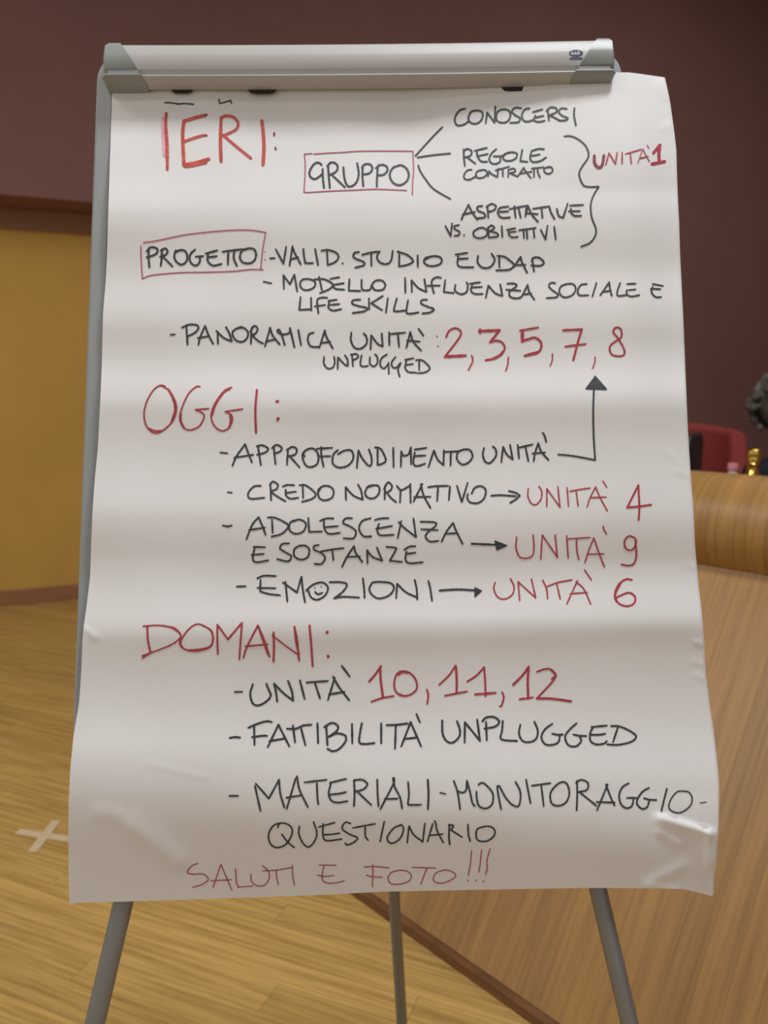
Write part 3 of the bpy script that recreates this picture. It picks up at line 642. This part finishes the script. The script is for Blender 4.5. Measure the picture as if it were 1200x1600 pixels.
 (570,740,240,[(K_,3.0,"0,358 45,348|0,492 48,488|80,362 125,350 185,347|110,392 98,440 120,480 225,478|88,430 150,420 212,408|257,505 285,370|265,378 310,425 400,495! 380,350|435,375 545,380 555,405 490,460 475,495 510,530 575,525|440,435 570,440|600,530 640,450 690,385! 715,450 765,550|630,470 725,465"),
 (K_,3.1,"22,700 18,600! 60,650 135,680! 95,578|168,572 240,580 240,600 195,680! 290,690|395,567 350,570 308,595|325,610 318,670 350,700 452,692|325,628 395,618"),
 (K_,3.6,"835,548 1020,556"),('fill:'+K_,1.6,"1015,525 1110,562 1032,597")])]),
('word_writing', 'red UNITÀ 9', [(790,740,240,[
 (R_,2.4,"87,495 82,580 110,650 160,662 210,640 222,570 215,480|275,668 287,480! 405,655! 387,480|477,485 490,658|490,510 660,500|553,510 558,600 572,672|620,695 650,600 690,503! 730,620 772,728|645,630 768,628|762,410 770,440 790,472"),
 (R_,3.0,"1000,500 965,488 930,525 940,585 985,598 1015,560 1015,510 975,488|1015,530 1022,640 1000,705 960,718 905,710")])]),
('line_writing', 'black line EMOZIONI with a smiling face and arrow', [(360,880,240,[
 (K_,3.1,"50,182 118,180|210,118 260,98 355,100|235,130 232,220! 300,240 388,250|212,192 350,195|445,298 435,200 430,145|410,150 520,228! 555,105! 565,200 583,305|592,215 600,205 650,165 720,150 762,190 740,250 680,285 630,265 605,205|662,225 685,242 718,230|775,148 860,148 910,165 880,220 810,275! 880,262 1005,268|1035,118 1045,200 1048,270"),
 (K_,2.0,"658,191 659,194|709,181 710,184")]),
 (580,880,240,[(K_,3.1,"10,150 60,145 150,155 178,195 140,250 60,275 5,245 -15,200 5,155|195,272 203,160! 270,225 360,268|340,130 355,200 360,282|447,138 462,200 475,292"),
 (K_,3.6,"535,213 680,205 810,212"),('fill:'+K_,1.6,"810,190 862,215 810,264")])]),
('word_writing', 'red UNITÀ 6', [(760,880,240,[
 (R_,2.4,"68,150 58,200 90,265 150,278 205,240 215,180 188,120|260,292 248,145! 385,270! 352,122|440,132 470,200 478,278|478,180 560,150 668,130|550,160 577,280|628,318 712,135|700,145 760,200 815,318|655,238 788,228|767,52 820,130"),
 (R_,3.0,"1137,130 1090,125 1030,170 1003,250 1030,310 1100,335 1155,310 1160,260 1110,230 1020,265"),
 (R_,4.0,"1050,150 1015,215 1005,260 1020,300")])]),
('heading_writing', 'red heading DOMANI', [(210,960,240,[
 (R_,2.5,"70,92 180,85 280,100 355,150 350,190 270,245 60,325|60,342 130,300|230,90 310,105 360,150|500,75 430,110 370,190 365,240 410,280 500,285 590,255 615,190 590,120 500,75|360,180 355,235 400,275 480,275 570,260 605,230 612,170 595,120 530,85|968,100 1010,220 1040,310"),
 (R_,3.0,"652,310 648,200 648,80! 730,195! 840,65! 830,200 820,350|852,340 880,250 965,85! 1020,220 1055,330|865,250 1040,235|100,95 105,200 125,295|70,92 110,92")]),
 (350,960,240,[(R_,3.4,"387,140 390,250 387,370|550,95 565,220 585,310|668,85 680,220 693,405|578,300 588,360"),(R_,2.6,"378,165 480,245 585,320|555,110 575,220 580,310"),(R_,5.0,"804,142 808,137|812,325 815,330")])]),
('line_writing', 'black line UNITÀ beside the red 10, 11, 12', [(350,960,240,[
 (K_,3.3,"85,606 142,604|225,545 205,620 225,695 270,710 330,680 365,635 350,590 330,542|415,680 405,600 390,540! 470,620 540,672! 530,600 500,520|593,515 630,660|645,532 810,520|710,535 750,655|812,668 865,495|852,487 900,570 978,670|820,625 940,605|920,402 982,485")])]),
('number_writing', 'red numbers 10, 11, 12', [(560,1030,200,[
 (R_,3.6,"212,65 160,140 100,210|205,85 210,200 230,355|370,145 420,120 462,128"),
 (R_,3.0,"122,398 220,365 330,345|420,110 360,140 335,230 350,300 400,340 480,335 545,280 540,200 490,135 420,112|642,285 655,340 645,418|912,58 850,150 758,240|810,343 900,325 1020,302|385,325 430,345 480,335"),
 (R_,3.6,"915,70 922,200 920,320")]),
 (720,1030,200,[(R_,3.0,"60,210 150,150 218,75! 228,200 232,345|388,310 403,360 380,440 365,440|550,375 675,358|715,118 780,95 840,95 890,150 850,220 712,368"),
 (R_,3.8,"135,330 325,315|712,368 850,370 1035,395|490,240 580,150 638,70|636,90 628,200 632,370|850,100 890,150 855,185")])]),
('line_writing', 'black line FATTIBILITÀ UNPLUGGED', [(350,1110,240,[
 (K_,3.4,"45,215 85,208 125,212|190,135 260,105 330,85 372,90|235,120 238,268|220,208 300,198 335,198|342,285 425,112! 510,280|355,240 480,218|492,143 560,143 620,118 682,112|538,118 555,248|600,130 635,270|730,100 735,255|798,120 808,270|782,130 840,98 885,115 885,155 820,205! 880,180 945,195 950,240 900,300 850,318 808,300|1000,105 1002,255|1077,100 1062,180 1058,250 1100,262 1175,255")]),
 (560,1110,240,[(K_,3.4,"178,102 178,255|220,115 300,112 385,102|292,120 286,298|335,280 408,92! 490,280|365,222 445,213|453,28 480,92|655,78 658,180 690,240 740,250 790,200 790,140 770,85|830,250 832,92! 950,237! 928,72|997,90 1003,232|968,85 1000,55 1060,52 1100,85 1070,125 985,142")]),
 (770,1110,240,[(K_,3.2,"78,82 72,160 60,212 90,232 190,238|215,112 205,180 230,235 280,248 335,225 352,160 325,88|465,105 410,145 380,205 405,260 455,270 510,250 525,195|465,182 510,190 548,187|655,100 600,150 565,205 590,270 650,280 690,240 680,205|630,188 680,198 730,200|890,118 770,130|785,130 760,180 765,240 810,265 870,258 890,240|765,190 830,190 878,182|978,130 940,245|925,122 990,125 1080,165 1120,205 1080,245 980,268 895,265")])]),
('line_writing', 'black line MATERIALI-MONITORAGGIO', [(340,1200,240,[
 (K_,3.1,"92,218 160,218|335,335 292,140|298,122 400,238! 480,92! 490,200 522,310|540,318 610,80|620,65 640,170 705,305|538,232 655,213|680,112 850,92|775,118 780,230 787,282|878,115 940,100 1003,85|885,118 868,200 890,255 940,270 1015,258|875,208 950,200 1003,188|1065,95 1070,200 1065,298|1065,95 1130,92 1170,125 1140,165 1075,185")]),
 (560,1200,240,[(K_,3.1,"-15,178 100,288|147,90 150,200 157,298|172,320 270,130 280,78|270,78 285,150 325,230 342,315|205,242 305,240|388,110 395,200 388,280 410,288 490,287"),(K_,3.5,"542,92 548,200 543,320"),(K_,2.6,"638,192 680,203")]),
 (700,1200,240,[(K_,3.0,"45,100 75,190 95,322|75,180 110,192 140,175 148,98! 175,200 190,270 210,298|238,130 265,115 300,135 350,200 345,280 300,315 245,300 225,240 222,185|415,322 395,220 385,140 400,140 450,230 500,285 550,298 567,230 560,170 527,108|610,90 645,275|655,138 800,118|728,130 748,298|890,110 840,140 800,200 810,275 860,295 920,270 948,200 930,125 890,110|1008,100 1010,200 1005,330|1000,115 1040,92 1092,115 1085,170 1015,188|1030,190 1160,295")]),
 (900,1210,220,[(K_,3.0,"180,305 270,85|255,85 290,180 328,265|175,235 330,240|450,75 395,110 368,180 385,255 430,287 475,270 490,215|435,200 520,200|622,115 570,145 530,200 520,250 560,292 605,280 625,225|580,202 625,215 685,218|775,122 750,220 728,312"),(K_,2.3,"920,142 860,150 805,220 795,290 850,325 910,318 975,265 990,200 960,150 910,143"),(K_,1.7,"1058,243 1110,236")])]),
('line_writing', 'black line QUESTIONARIO', [(400,1270,220,[
 (K_,2.8,"310,150 280,105 220,88 150,110 108,180 120,260 170,297 240,280 290,220 310,150|185,125 195,98|220,185 270,250 325,297|370,115 365,180 400,260 450,292 500,240 518,170 490,78|535,122 670,85|572,95 570,190 600,238 730,225|570,188 640,185 710,175|805,92 765,82 738,110 740,145 800,185 865,215 830,255 775,275 760,258|825,130 1015,95|930,120 932,200 955,235|1093,75 1075,160 1058,245")]),
 (590,1270,220,[(K_,2.8,"200,105 140,130 85,200 90,245 130,260 190,220 220,150 210,108 190,105|252,255 268,115! 310,190 385,248! 403,90|425,245 470,95|485,70 495,90 510,160 560,255|440,195 555,182|612,100 608,200 615,270|605,105 645,110 625,148! 720,208|770,100 775,190 790,242|910,118 850,140 840,200 860,238 930,242 990,200 998,150 960,118 900,118"),(K_,3.8,"608,210 614,268")])]),
('line_writing', 'thin red line SALUTI E FOTO', [(280,1310,260,[
 (T_,1.9,"132,182 90,200 58,245 100,260 170,258 210,295 170,330 97,355|243,355 300,188! 380,375|225,308 378,298|405,220 412,310 425,352! 530,345|518,258 520,310 560,342 610,340 645,300 645,240 600,198|603,235 700,230 815,210|700,232 702,280 715,332|815,195 818,270 832,338|1008,193 1130,195|1045,195 1030,270 1040,310 1090,325 1160,315 1190,305|998,265 1050,275 1115,268")]),
 (530,1310,260,[(T_,1.9,"178,207 260,205 358,213|243,188 240,350|195,265 240,278 310,280|440,230 380,245 352,285 370,325 430,332 500,310 520,270 490,238 430,230|527,210 697,215|632,215 588,330|760,228 700,250 678,290 700,320 760,320 830,285 838,260 800,235 750,228|955,90 945,190 930,268|1027,82 1018,170 1008,242|1088,75 1065,160 1068,210 1057,260"),(T_,2.2,"928,302 930,306|987,301 989,305|1038,309 1040,314")])]),
]
def sample(st):
    """Catmull-Rom through the points, broken at corners -> list of polylines joined"""
    segs, cur = [], []
    for tok in st.split():
        c = tok.endswith('!'); x, y = tok.rstrip('!').split(','); cur.append((float(x), float(y)))
        if c: segs.append(cur); cur = [cur[-1]]
    if len(cur) > 1 or not segs: segs.append(cur)
    out = []
    for sg in segs:
        n = len(sg); closed = n > 3 and abs(sg[0][0]-sg[-1][0]) + abs(sg[0][1]-sg[-1][1]) < 4
        for i in range(n-1):
            p1, p2 = sg[i], sg[i+1]
            p0 = sg[i-1] if i > 0 else (sg[-2] if closed else (2*p1[0]-p2[0], 2*p1[1]-p2[1]))
            p3 = sg[i+2] if i+2 < n else (sg[1] if closed else (2*p2[0]-p1[0], 2*p2[1]-p1[1]))
            L = math.hypot(p2[0]-p1[0], p2[1]-p1[1]); k = max(1, int(L/ (9 if n > 2 else 30)))
            for j in range(k):
                t_ = j/k
                out.append(tuple(.5*((2*p1[q]) + (-p0[q]+p2[q])*t_ + (2*p0[q]-5*p1[q]+4*p2[q]-p3[q])*t_*t_ + (-p0[q]+3*p1[q]-3*p2[q]+p3[q])*t_**3) for q in (0, 1)))
        out.append(sg[-1])
    return out
def ink_mesh(V, F, pts, w, lift):
    # ribbon with round ends lying on the paper
    P = [pts[0]]
    for p in pts[1:]:
        if math.hypot(p[0]-P[-1][0], p[1]-P[-1][1]) > .25: P.append(p)
    if len(P) < 2: P.append((P[0][0]+.3, P[0][1]))
    h = w/2; n = len(P)
    def V_(x, y): V.append(paper_pt(x, y, lift)); return len(V)-1
    dirs = []
    for i in range(n-1):
        dx, dy = P[i+1][0]-P[i][0], P[i+1][1]-P[i][1]; l = math.hypot(dx, dy) or 1; dirs.append((dx/l, dy/l))
    def disc(x, y, r, k=8):
        c = [V_(x + r*math.cos(2*math.pi*a/k), y + r*math.sin(2*math.pi*a/k)) for a in range(k)]; F.append(tuple(c[::-1]))
    prev = None
    for i in range(n):
        a = dirs[max(i-1, 0)]; b2 = dirs[min(i, n-2)]
        dot = a[0]*b2[0] + a[1]*b2[1]
        wob = h*(1 + .10*math.sin(i*1.7 + P[0][0]) ) * (.88 if i in (0, n-1) else 1)
        if dot > .6:
            tx, ty = a[0]+b2[0], a[1]+b2[1]; l = math.hypot(tx, ty); tx /= l; ty /= l
            cur = (V_(P[i][0]-ty*wob, P[i][1]+tx*wob), V_(P[i][0]+ty*wob, P[i][1]-tx*wob))
            if prev: F.append((prev[0], cur[0], cur[1], prev[1]))
            prev = cur
        else:
            cur = (V_(P[i][0]-a[1]*wob, P[i][1]+a[0]*wob), V_(P[i][0]+a[1]*wob, P[i][1]-a[0]*wob))
            if prev: F.append((prev[0], cur[0], cur[1], prev[1]))
            disc(P[i][0], P[i][1], wob)
            prev = (V_(P[i][0]-b2[1]*wob, P[i][1]+b2[0]*wob), V_(P[i][0]+b2[1]*wob, P[i][1]-b2[0]*wob))
    disc(P[0][0], P[0][1], h*.95); disc(P[-1][0], P[-1][1], h*.95)
LIFT = {P_: .00040, T_: .00050, O_: .00052, R_: .00054, K_: .00056, D_: .00062}
for name, label, blocks in W:
    V, F, mats, idx = [], [], [], []
    for (x0, y0, wd, inks) in blocks:
        s = wd/1200.0
        for ink, pw, strokes in inks:
            fill = ink.startswith('fill:'); ink = ink[5:] if fill else ink
            if ink not in mats: mats.append(ink)
            f0 = len(F)
            for st in strokes.split('|'):
                pts = [(x0 + x*s, y0 + y*s) for x, y in sample(st)]
                if fill:
                    raw = [(x0 + float(t_.split(',')[0])*s, y0 + float(t_.split(',')[1])*s) for t_ in st.split()]
                    k = 8; (ax, ay), (bx, by), (cx, cy) = raw; ids = {}
                    for i in range(k+1):
                        for j in range(k+1-i):
                            a, b2 = i/k, j/k; V.append(paper_pt(ax*(1-a-b2)+bx*a+cx*b2, ay*(1-a-b2)+by*a+cy*b2, LIFT[ink])); ids[i, j] = len(V)-1
                    for i in range(k):
                        for j in range(k-i):
                            F.append((ids[i,j], ids[i,j+1], ids[i+1,j]))
                            if i+j < k-1: F.append((ids[i+1,j], ids[i,j+1], ids[i+1,j+1]))
                    ink_mesh(V, F, raw + [raw[0]], pw, LIFT[ink])
                else:
                    ink_mesh(V, F, pts, pw*.96, LIFT[ink])
            idx += [mats.index(ink)]*(len(F)-f0)
    o = obj(name, (V, F), None, top_sheet); o['label'] = label
    for m_ in mats: o.data.materials.append(M[m_])
    o.data.polygons.foreach_set('material_index', idx)

# ------------------------------------------------------------------ things behind the desk
def capsule(bm, p1, r1, p2, r2, seg=14, rings=5):
    p1, p2 = Vector(p1), Vector(p2); d = (p2-p1).normalized() if (p2-p1).length > 1e-6 else Vector((0,0,1))
    pts, rr = [], []
    for i in range(rings):
        t_ = math.pi/2*(i+.3)/rings; pts.append(p1 - d*r1*math.cos(t_)); rr.append(r1*math.sin(t_))
    pts.append(p1); rr.append(r1); pts.append(p2); rr.append(r2)
    for i in range(rings-1, -1, -1):
        t_ = math.pi/2*(i+.3)/rings; pts.append(p2 + d*r2*math.cos(t_)); rr.append(r2*math.sin(t_))
    a = d.cross(Vector((0,0,1)) if abs(d.z) < .9 else Vector((1,0,0))).normalized(); b = d.cross(a)
    R = [[bm.verts.new(p + (a*math.cos(2*math.pi*k/seg) + b*math.sin(2*math.pi*k/seg))*r) for k in range(seg)] for p, r in zip(pts, rr)]
    for i in range(len(R)-1):
        for k in range(seg): bm.faces.new((R[i][k], R[i][(k+1)%seg], R[i+1][(k+1)%seg], R[i+1][k]))
    bm.faces.new(R[0][::-1]); bm.faces.new(R[-1])
def ellipsoid(bm, c, r, seg=20):
    v = bmesh.ops.create_uvsphere(bm, u_segments=seg, v_segments=seg//2+2, radius=1)['verts']
    for q in v: q.co = Vector((c[0]+q.co.x*r[0], c[1]+q.co.y*r[1], c[2]+q.co.z*r[2]))
def remeshed(name, bm, m, parent, vox=.008, smooth=4):
    o = obj(name, bm, m, None, smooth=True)
    r = o.modifiers.new('r', 'REMESH'); r.mode = 'VOXEL'; r.voxel_size = vox; r.use_smooth_shade = True
    s = o.modifiers.new('s', 'SMOOTH'); s.iterations = smooth; s.factor = .5
    dg = bpy.context.evaluated_depsgraph_get(); me = bpy.data.meshes.new_from_object(o.evaluated_get(dg))
    o.modifiers.clear(); o.data = me
    for p in me.polygons: p.use_smooth = True
    o.parent = parent
    return o

# pink capped bottle
c = desk_at(1144.5, 2.92, ZT); 
def up_z(px, py, p):                              # height of the ray at the horizontal distance of p
    r = ray(px, py); return CAM.z + r.z * (p.y/r.y)
ht = up_z(1144, 724, c) - ZT
bt = empty('water_bottle', c); tag(bt, 'clear plastic bottle with a pink cap behind the rolled desk edge', 'bottle')
H = ht
bm = bmesh.new(); lathe(bm, [(.030,0),(.034,.006),(.034,H*.20),(.031,H*.22),(.034,H*.24),(.034,H*.55),(.031,H*.57),(.034,H*.60),(.034,H*.70),(.028,H*.80),(.017,H*.89),(.013,H*.92),(.013,H*.99)], (0,0,0), 32)
o = obj('bottle_body', bm, M['clear_pale'], None, smooth=True); o.parent = bt
bm = bmesh.new(); lathe(bm, [(.0165,H-.036),(.0165,H-.030),(.0185,H-.028)], (0,0,0), 32); o = obj('cap_ring', bm, M['clear_pale'], None); o.parent = bt
bm = bmesh.new(); lathe(bm, [(.0160,H-.024),(.0195,H-.022),(.0200,H-.004),(.0185,H),(.010,H+.0002)], (0,0,0), 32); o = obj('cap', bm, M['pink_plastic'], None, smooth=True); o.parent = bt; o['label'] = 'pink screw cap'

# gold bottle
c = desk_at(1176, 2.80, ZT); H = up_z(1176, 701, c) - ZT; q = 2.80/1200*12.3
gb = empty('gold_bottle', c); tag(gb, 'shiny gold bottle with a ridged stopper standing behind the rolled desk edge', 'bottle')
bm = bmesh.new(); lathe(bm, [(.034,0),(.038,.008),(.040,.05),(.040,H-.16),(.038,H-.135),(.030,H-.105),(.022,H-.082),(.017,H-.070),(.0165,H-.058)], (0,0,0), 48); o = obj('bottle_body', bm, M['gold'], None, smooth=True); o.parent = gb
bm = bmesh.new(); lathe(bm, [(.0165,H-.062),(.0215,H-.060),(.0225,H-.054),(.0200,H-.050),(.0200,H-.047),(.0245,H-.045),(.0255,H-.036),(.0225,H-.031),(.0225,H-.029),(.0262,H-.025),(.0268,H-.014),(.024,H-.004),(.018,H),(.006,H+.0012)], (0,0,0), 48); o = obj('stopper', bm, M['gold'], None, smooth=True); o.parent = gb
for k in range(24):
    a = 2*math.pi*k/24
    pass
bm = bmesh.new()
for k in range(28):
    a = 2*math.pi*k/28; dx, dy = math.cos(a), math.sin(a)
    box(bm, (dx*.0207, dy*.0207, H-.0655), (Vector((dx,dy,0)), Vector((-dy,dx,0)), Vector((0,0,1))), (.0016, .0012, .0065))
o = obj('knurled_ring', bm, M['gold'], None); o.parent = gb

# high backed red armchair
def yaw_to(v): return math.atan2(v.y, v.x)
rr_ = ray(1062, 700); base = CAM + rr_*4.4; base.z = 0
ac = empty('red_armchair', base, math.radians(248)); tag(ac, 'red upholstered armchair with rounded high back behind the desk', 'armchair')
ztop = CAM.z + ray(1130, 655).z*4.7
bm = bmesh.new(); n = 28; prevr = None
for i in range(n+1):
    a = math.radians(-115 + 230*i/n); R0 = .30
    x, y = -math.cos(a)*R0*1.02 , math.sin(a)*R0*1.05
    f = abs(a)/math.radians(115)
    zt = ztop - .02 - .03*sm(f*1.5) - .48*sm((f-.62)/.33)
    nrm = Vector((-math.cos(a), math.sin(a), 0)); th = .045
    sec = [(-th, .36), (-th, zt-.04)] + [(-th*math.cos(q_), zt - .04 + th*.9*math.sin(q_)) for q_ in [math.pi*k/8 for k in range(1, 8)]] + [(th, zt-.04), (th, .30)]
    ring = [bm.verts.new(Vector((x, y, 0)) + nrm*u + Vector((0, 0, z))) for u, z in sec]
    if prevr:
        for k in range(len(ring)): bm.faces.new((prevr[k], prevr[(k+1)%len(ring)], ring[(k+1)%len(ring)], ring[k]))
    else: bm.faces.new(ring)
    prevr = ring
bm.faces.new(prevr[::-1])
o = obj('backrest', bm, M['red_fabric'], None, smooth=True); o.parent = ac
bm = bmesh.new(); ellipsoid(bm, (.02, 0, .43), (.30, .27, .075), 32); o = obj('seat', bm, M['red_fabric'], None, smooth=True); o.parent = ac
for sx in (-1, 1):
    for sy in (-1, 1):
        bm = bmesh.new(); tube(bm, [(sx*.20, sy*.20, .37), (sx*.23, sy*.23, 0)], [.022, .014], 12); o = obj('leg', bm, M['dark_wood'], None, smooth=True); o.parent = ac

# black office chair mostly behind the paper
base = CAM + ray(1010, 700)*3.55; base.z = 0
bc = empty('office_chair', base, math.radians(150)); tag(bc, 'black office chair backrest seen between the paper edge and the red armchair', 'chair')
zt = CAM.z + ray(1080, 676).z*3.55
bm = bmesh.new(); ring0 = None; wv = .20
def chairpad(hw, h0, h1, th, r, bend, x0):
    bm = bmesh.new(); pts = rrect(-hw, hw, h0, h1, r, 5)
    A = [bm.verts.new((x0 - bend*(abs(u)/hw)**2*-1, u, z)) for u, z in pts]; B = [bm.verts.new((x0 + th + bend*(abs(u)/hw)**2, u, z)) for u, z in pts]
    bm.faces.new(A); bm.faces.new(B[::-1])
    for i in range(len(pts)): bm.faces.new((A[i], B[i], B[(i+1)%len(pts)], A[(i+1)%len(pts)]))
    return bm
o = obj('backrest', chairpad(.20, .60, zt, .05, .06, .0, -.22), M['black_plastic'], None); bevel(o, .015, 3); o.parent = bc
bm = bmesh.new(); ellipsoid(bm, (0, 0, .48), (.24, .23, .045), 28); o = obj('seat', bm, M['black_plastic'], None, smooth=True); o.parent = bc
bm = bmesh.new(); tube(bm, [(0,0,.45),(0,0,.09)], .025, 16); tube(bm, [(-.05,0,.44),(-.21,0,.47),(-.195,0,.72)], .018, 12); o = obj('post', bm, M['grey_metal'], None, smooth=True); o.parent = bc
for k in range(5):
    a = 2*math.pi*k/5; bm = bmesh.new(); tube(bm, [(0,0,.10),(math.cos(a)*.27, math.sin(a)*.27,.065)], [.022,.016], 10); o = obj('base_arm', bm, M['black_plastic'], None, smooth=True); o.parent = bc
    bm = bmesh.new(); tube(bm, [(math.cos(a)*.27-math.sin(a)*.012, math.sin(a)*.27+math.cos(a)*.012,.03),(math.cos(a)*.27+math.sin(a)*.012, math.sin(a)*.27-math.cos(a)*.012,.03)], .03, 14); o = obj('caster', bm, M['rubber'], None, smooth=True); o.parent = bc

# ------------------------------------------------------------------ person seated at the desk, at the right edge of the frame
pp = CAM + ray(1264, 640)*3.42; pp.z = 0
face = Vector((-.45, -.89, 0)).normalized()     # turned towards the camera side and the easel
ya = math.atan2(face.y, face.x)
zh = CAM.z + ray(1238, 645).z*3.42              # head centre height
pr_ = empty('person', pp, ya); tag(pr_, 'person with curly grey hair in dark clothes sitting behind the desk at the right edge', 'person')
# local frame: +x forward, +y left, z up
zs = zh - .80                                   # seat level
SH = zh - .25
HN = Vector((0, 0, zh))
bm = bmesh.new()
ellipsoid(bm, (.005, 0, zh+.02), (.093, .074, .112), 28)           # skull
ellipsoid(bm, (.035, 0, zh-.055), (.058, .052, .062), 20)          # jaw
capsule(bm, (.098, 0, zh+.008), .008, (.114, 0, zh-.022), .012, 10)# nose
ellipsoid(bm, (.090, 0, zh-.058), (.012, .026, .009), 12)          # lips
ellipsoid(bm, (.078, 0, zh-.092), (.020, .022, .018), 12)          # chin
for s in (-1, 1):
    ellipsoid(bm, (-.005, s*.077, zh-.005), (.018, .009, .030), 12)# ears
    capsule(bm, (.084, s*.022, zh+.034), .010, (.074, s*.050, zh+.032), .009, 8) # brow
HO = Vector((.045, -.085, 0))
for v in bm.verts: v.co += HO
capsule(bm, (HO.x-.015, HO.y, zh-.06), .055, (-.03, 0, SH+.02), .060)     # neck
ellipsoid(bm, (-.035, 0, SH-.12), (.115, .165, .20), 24)
ellipsoid(bm, (-.03, 0, SH-.38), (.12, .15, .22), 24)
ellipsoid(bm, (-.02, 0, zs+.07), (.14, .175, .11), 24)
hands = []
for s in (-1, 1):
    sh = Vector((-.03, s*.185, SH-.035)); el = Vector((.10, s*.235, SH-.31)); wr = Vector((.33, s*.13, max(ZT+.035, SH-.38)))
    capsule(bm, (-.03, s*.06, SH-.01), .05, sh, .056)
    capsule(bm, sh, .054, el, .041); capsule(bm, el, .041, wr, .027)
    pl = wr + Vector((.075, -s*.02, -.004)); capsule(bm, wr, .026, pl, .030)
    ellipsoid(bm, pl, (.045, .038, .017), 14)
    for k, L in enumerate((.068, .078, .072, .056)):
        y = (k-1.5)*.019*-s; a0 = pl + Vector((.036, y, 0)); a1 = a0 + Vector((L*.5, y*.15, .006)); a2 = a1 + Vector((L*.42, 0, -.014))
        capsule(bm, a0, .0088, a1, .0082, 8, 3); capsule(bm, a1, .0082, a2, .0068, 8, 3)
    th0 = pl + Vector((-.015, -s*.034, 0)); th1 = th0 + Vector((.028, -s*.022, .002)); th2 = th1 + Vector((.028, -s*.006, -.004))
    capsule(bm, th0, .012, th1, .0095, 8, 3); capsule(bm, th1, .0095, th2, .0078, 8, 3)
    hip = Vector((0, s*.09, zs+.07)); kn = Vector((.42, s*.12, zs+.05)); an = Vector((.40, s*.12, .09))
    capsule(bm, hip, .085, kn, .058); capsule(bm, kn, .056, an, .036)
    capsule(bm, an, .034, (.50, s*.13, .035), .028); capsule(bm, (.36, s*.12, .04), .032, (.50, s*.13, .035), .030)
body = remeshed('body', bm, M['skin'], pr_, .0062, 3)
bm = bmesh.new()
ellipsoid(bm, (-.035, 0, SH-.12), (.135, .185, .215), 24); ellipsoid(bm, (-.03, 0, SH-.38), (.14, .17, .24), 24)
capsule(bm, (-.03, -.04, SH+.01), .066, (-.03, .04, SH+.01), .066)
for s in (-1, 1):
    sh = Vector((-.03, s*.185, SH-.035)); el = Vector((.10, s*.235, SH-.31)); wr = Vector((.33, s*.13, max(ZT+.035, SH-.38)))
    capsule(bm, (-.03, s*.06, SH-.01), .066, sh, .070); capsule(bm, sh, .068, el, .054); capsule(bm, el, .054, el.lerp(wr, .93), .037)
remeshed('jacket', bm, M['navy'], pr_, .008, 3)
bm = bmesh.new()
ellipsoid(bm, (-.02, 0, zs+.07), (.155, .19, .12), 24)
for s in (-1, 1):
    hip = Vector((0, s*.09, zs+.07)); kn = Vector((.42, s*.12, zs+.05)); an = Vector((.40, s*.12, .09))
    capsule(bm, hip, .10, kn, .070); capsule(bm, kn, .070, an.lerp(kn, .06), .050)
remeshed('trousers', bm, M['navy'], pr_, .010, 3)
for s in (-1, 1):
    bm = bmesh.new(); capsule(bm, (.345, s*.12, .045), .042, (.52, s*.13, .035), .034); capsule(bm, (.39, s*.12, .05), .04, (.39, s*.12, .10), .042)
    for v in bm.verts: v.co.z = max(v.co.z, .002)
    o = remeshed('shoe', bm, M['black_plastic'], pr_, .008, 2)
for s in (-1, 1):
    bm = bmesh.new(); ellipsoid(bm, (.089+HO.x, s*.031+HO.y, zh+.012), (.010, .013, .009), 14)
    o = obj('eye', bm, M['logo_white'], None, smooth=True); o.parent = pr_
    bm = bmesh.new(); ellipsoid(bm, (.0975+HO.x, s*.031+HO.y, zh+.012), (.0035, .0065, .0065), 12)
    q2 = obj('iris', bm, M['black_plastic'], None, smooth=True); q2.parent = o
rnd = random.Random(3)
bm = bmesh.new(); ellipsoid(bm, (-.03, 0, zh+.050), (.122, .122, .125), 24)
for k in range(420):
    th = rnd.uniform(0, 2*math.pi); ph = math.acos(rnd.uniform(-.75, 1))
    d = Vector((math.sin(ph)*math.cos(th), math.sin(ph)*math.sin(th), math.cos(ph)))
    if d.x > .45 and d.z < .42: continue
    if d.x > .1 and d.z < -.15: continue
    c = Vector((-.022 + d.x*.135, d.y*.142, zh+.035 + d.z*.140)); r = rnd.uniform(.012, .024)
    ellipsoid(bm, c + d*rnd.uniform(-.008, .014), (r, r, r), 8)
for v in bm.verts: v.co += HO
remeshed('curly_hair', bm, M['hair'], pr_, .0065, 1)
# the stool the person sits on
st = empty('stool', pp, ya); tag(st, 'dark stool under the person sitting behind the desk', 'stool')
bm = bmesh.new(); lathe(bm, [(.17, zs-.07), (.19, zs-.06), (.19, zs-.045), (.17, zs-.03)], (0, 0, 0), 32); o = obj('seat', bm, M['black_plastic'], None); o.parent = st
for k in range(4):
    a = math.pi/4 + math.pi/2*k; bm = bmesh.new(); tube(bm, [(math.cos(a)*.12, math.sin(a)*.12, zs-.06), (math.cos(a)*.18, math.sin(a)*.18, 0)], .014, 10); o = obj('leg', bm, M['grey_metal'], None, smooth=True); o.parent = st
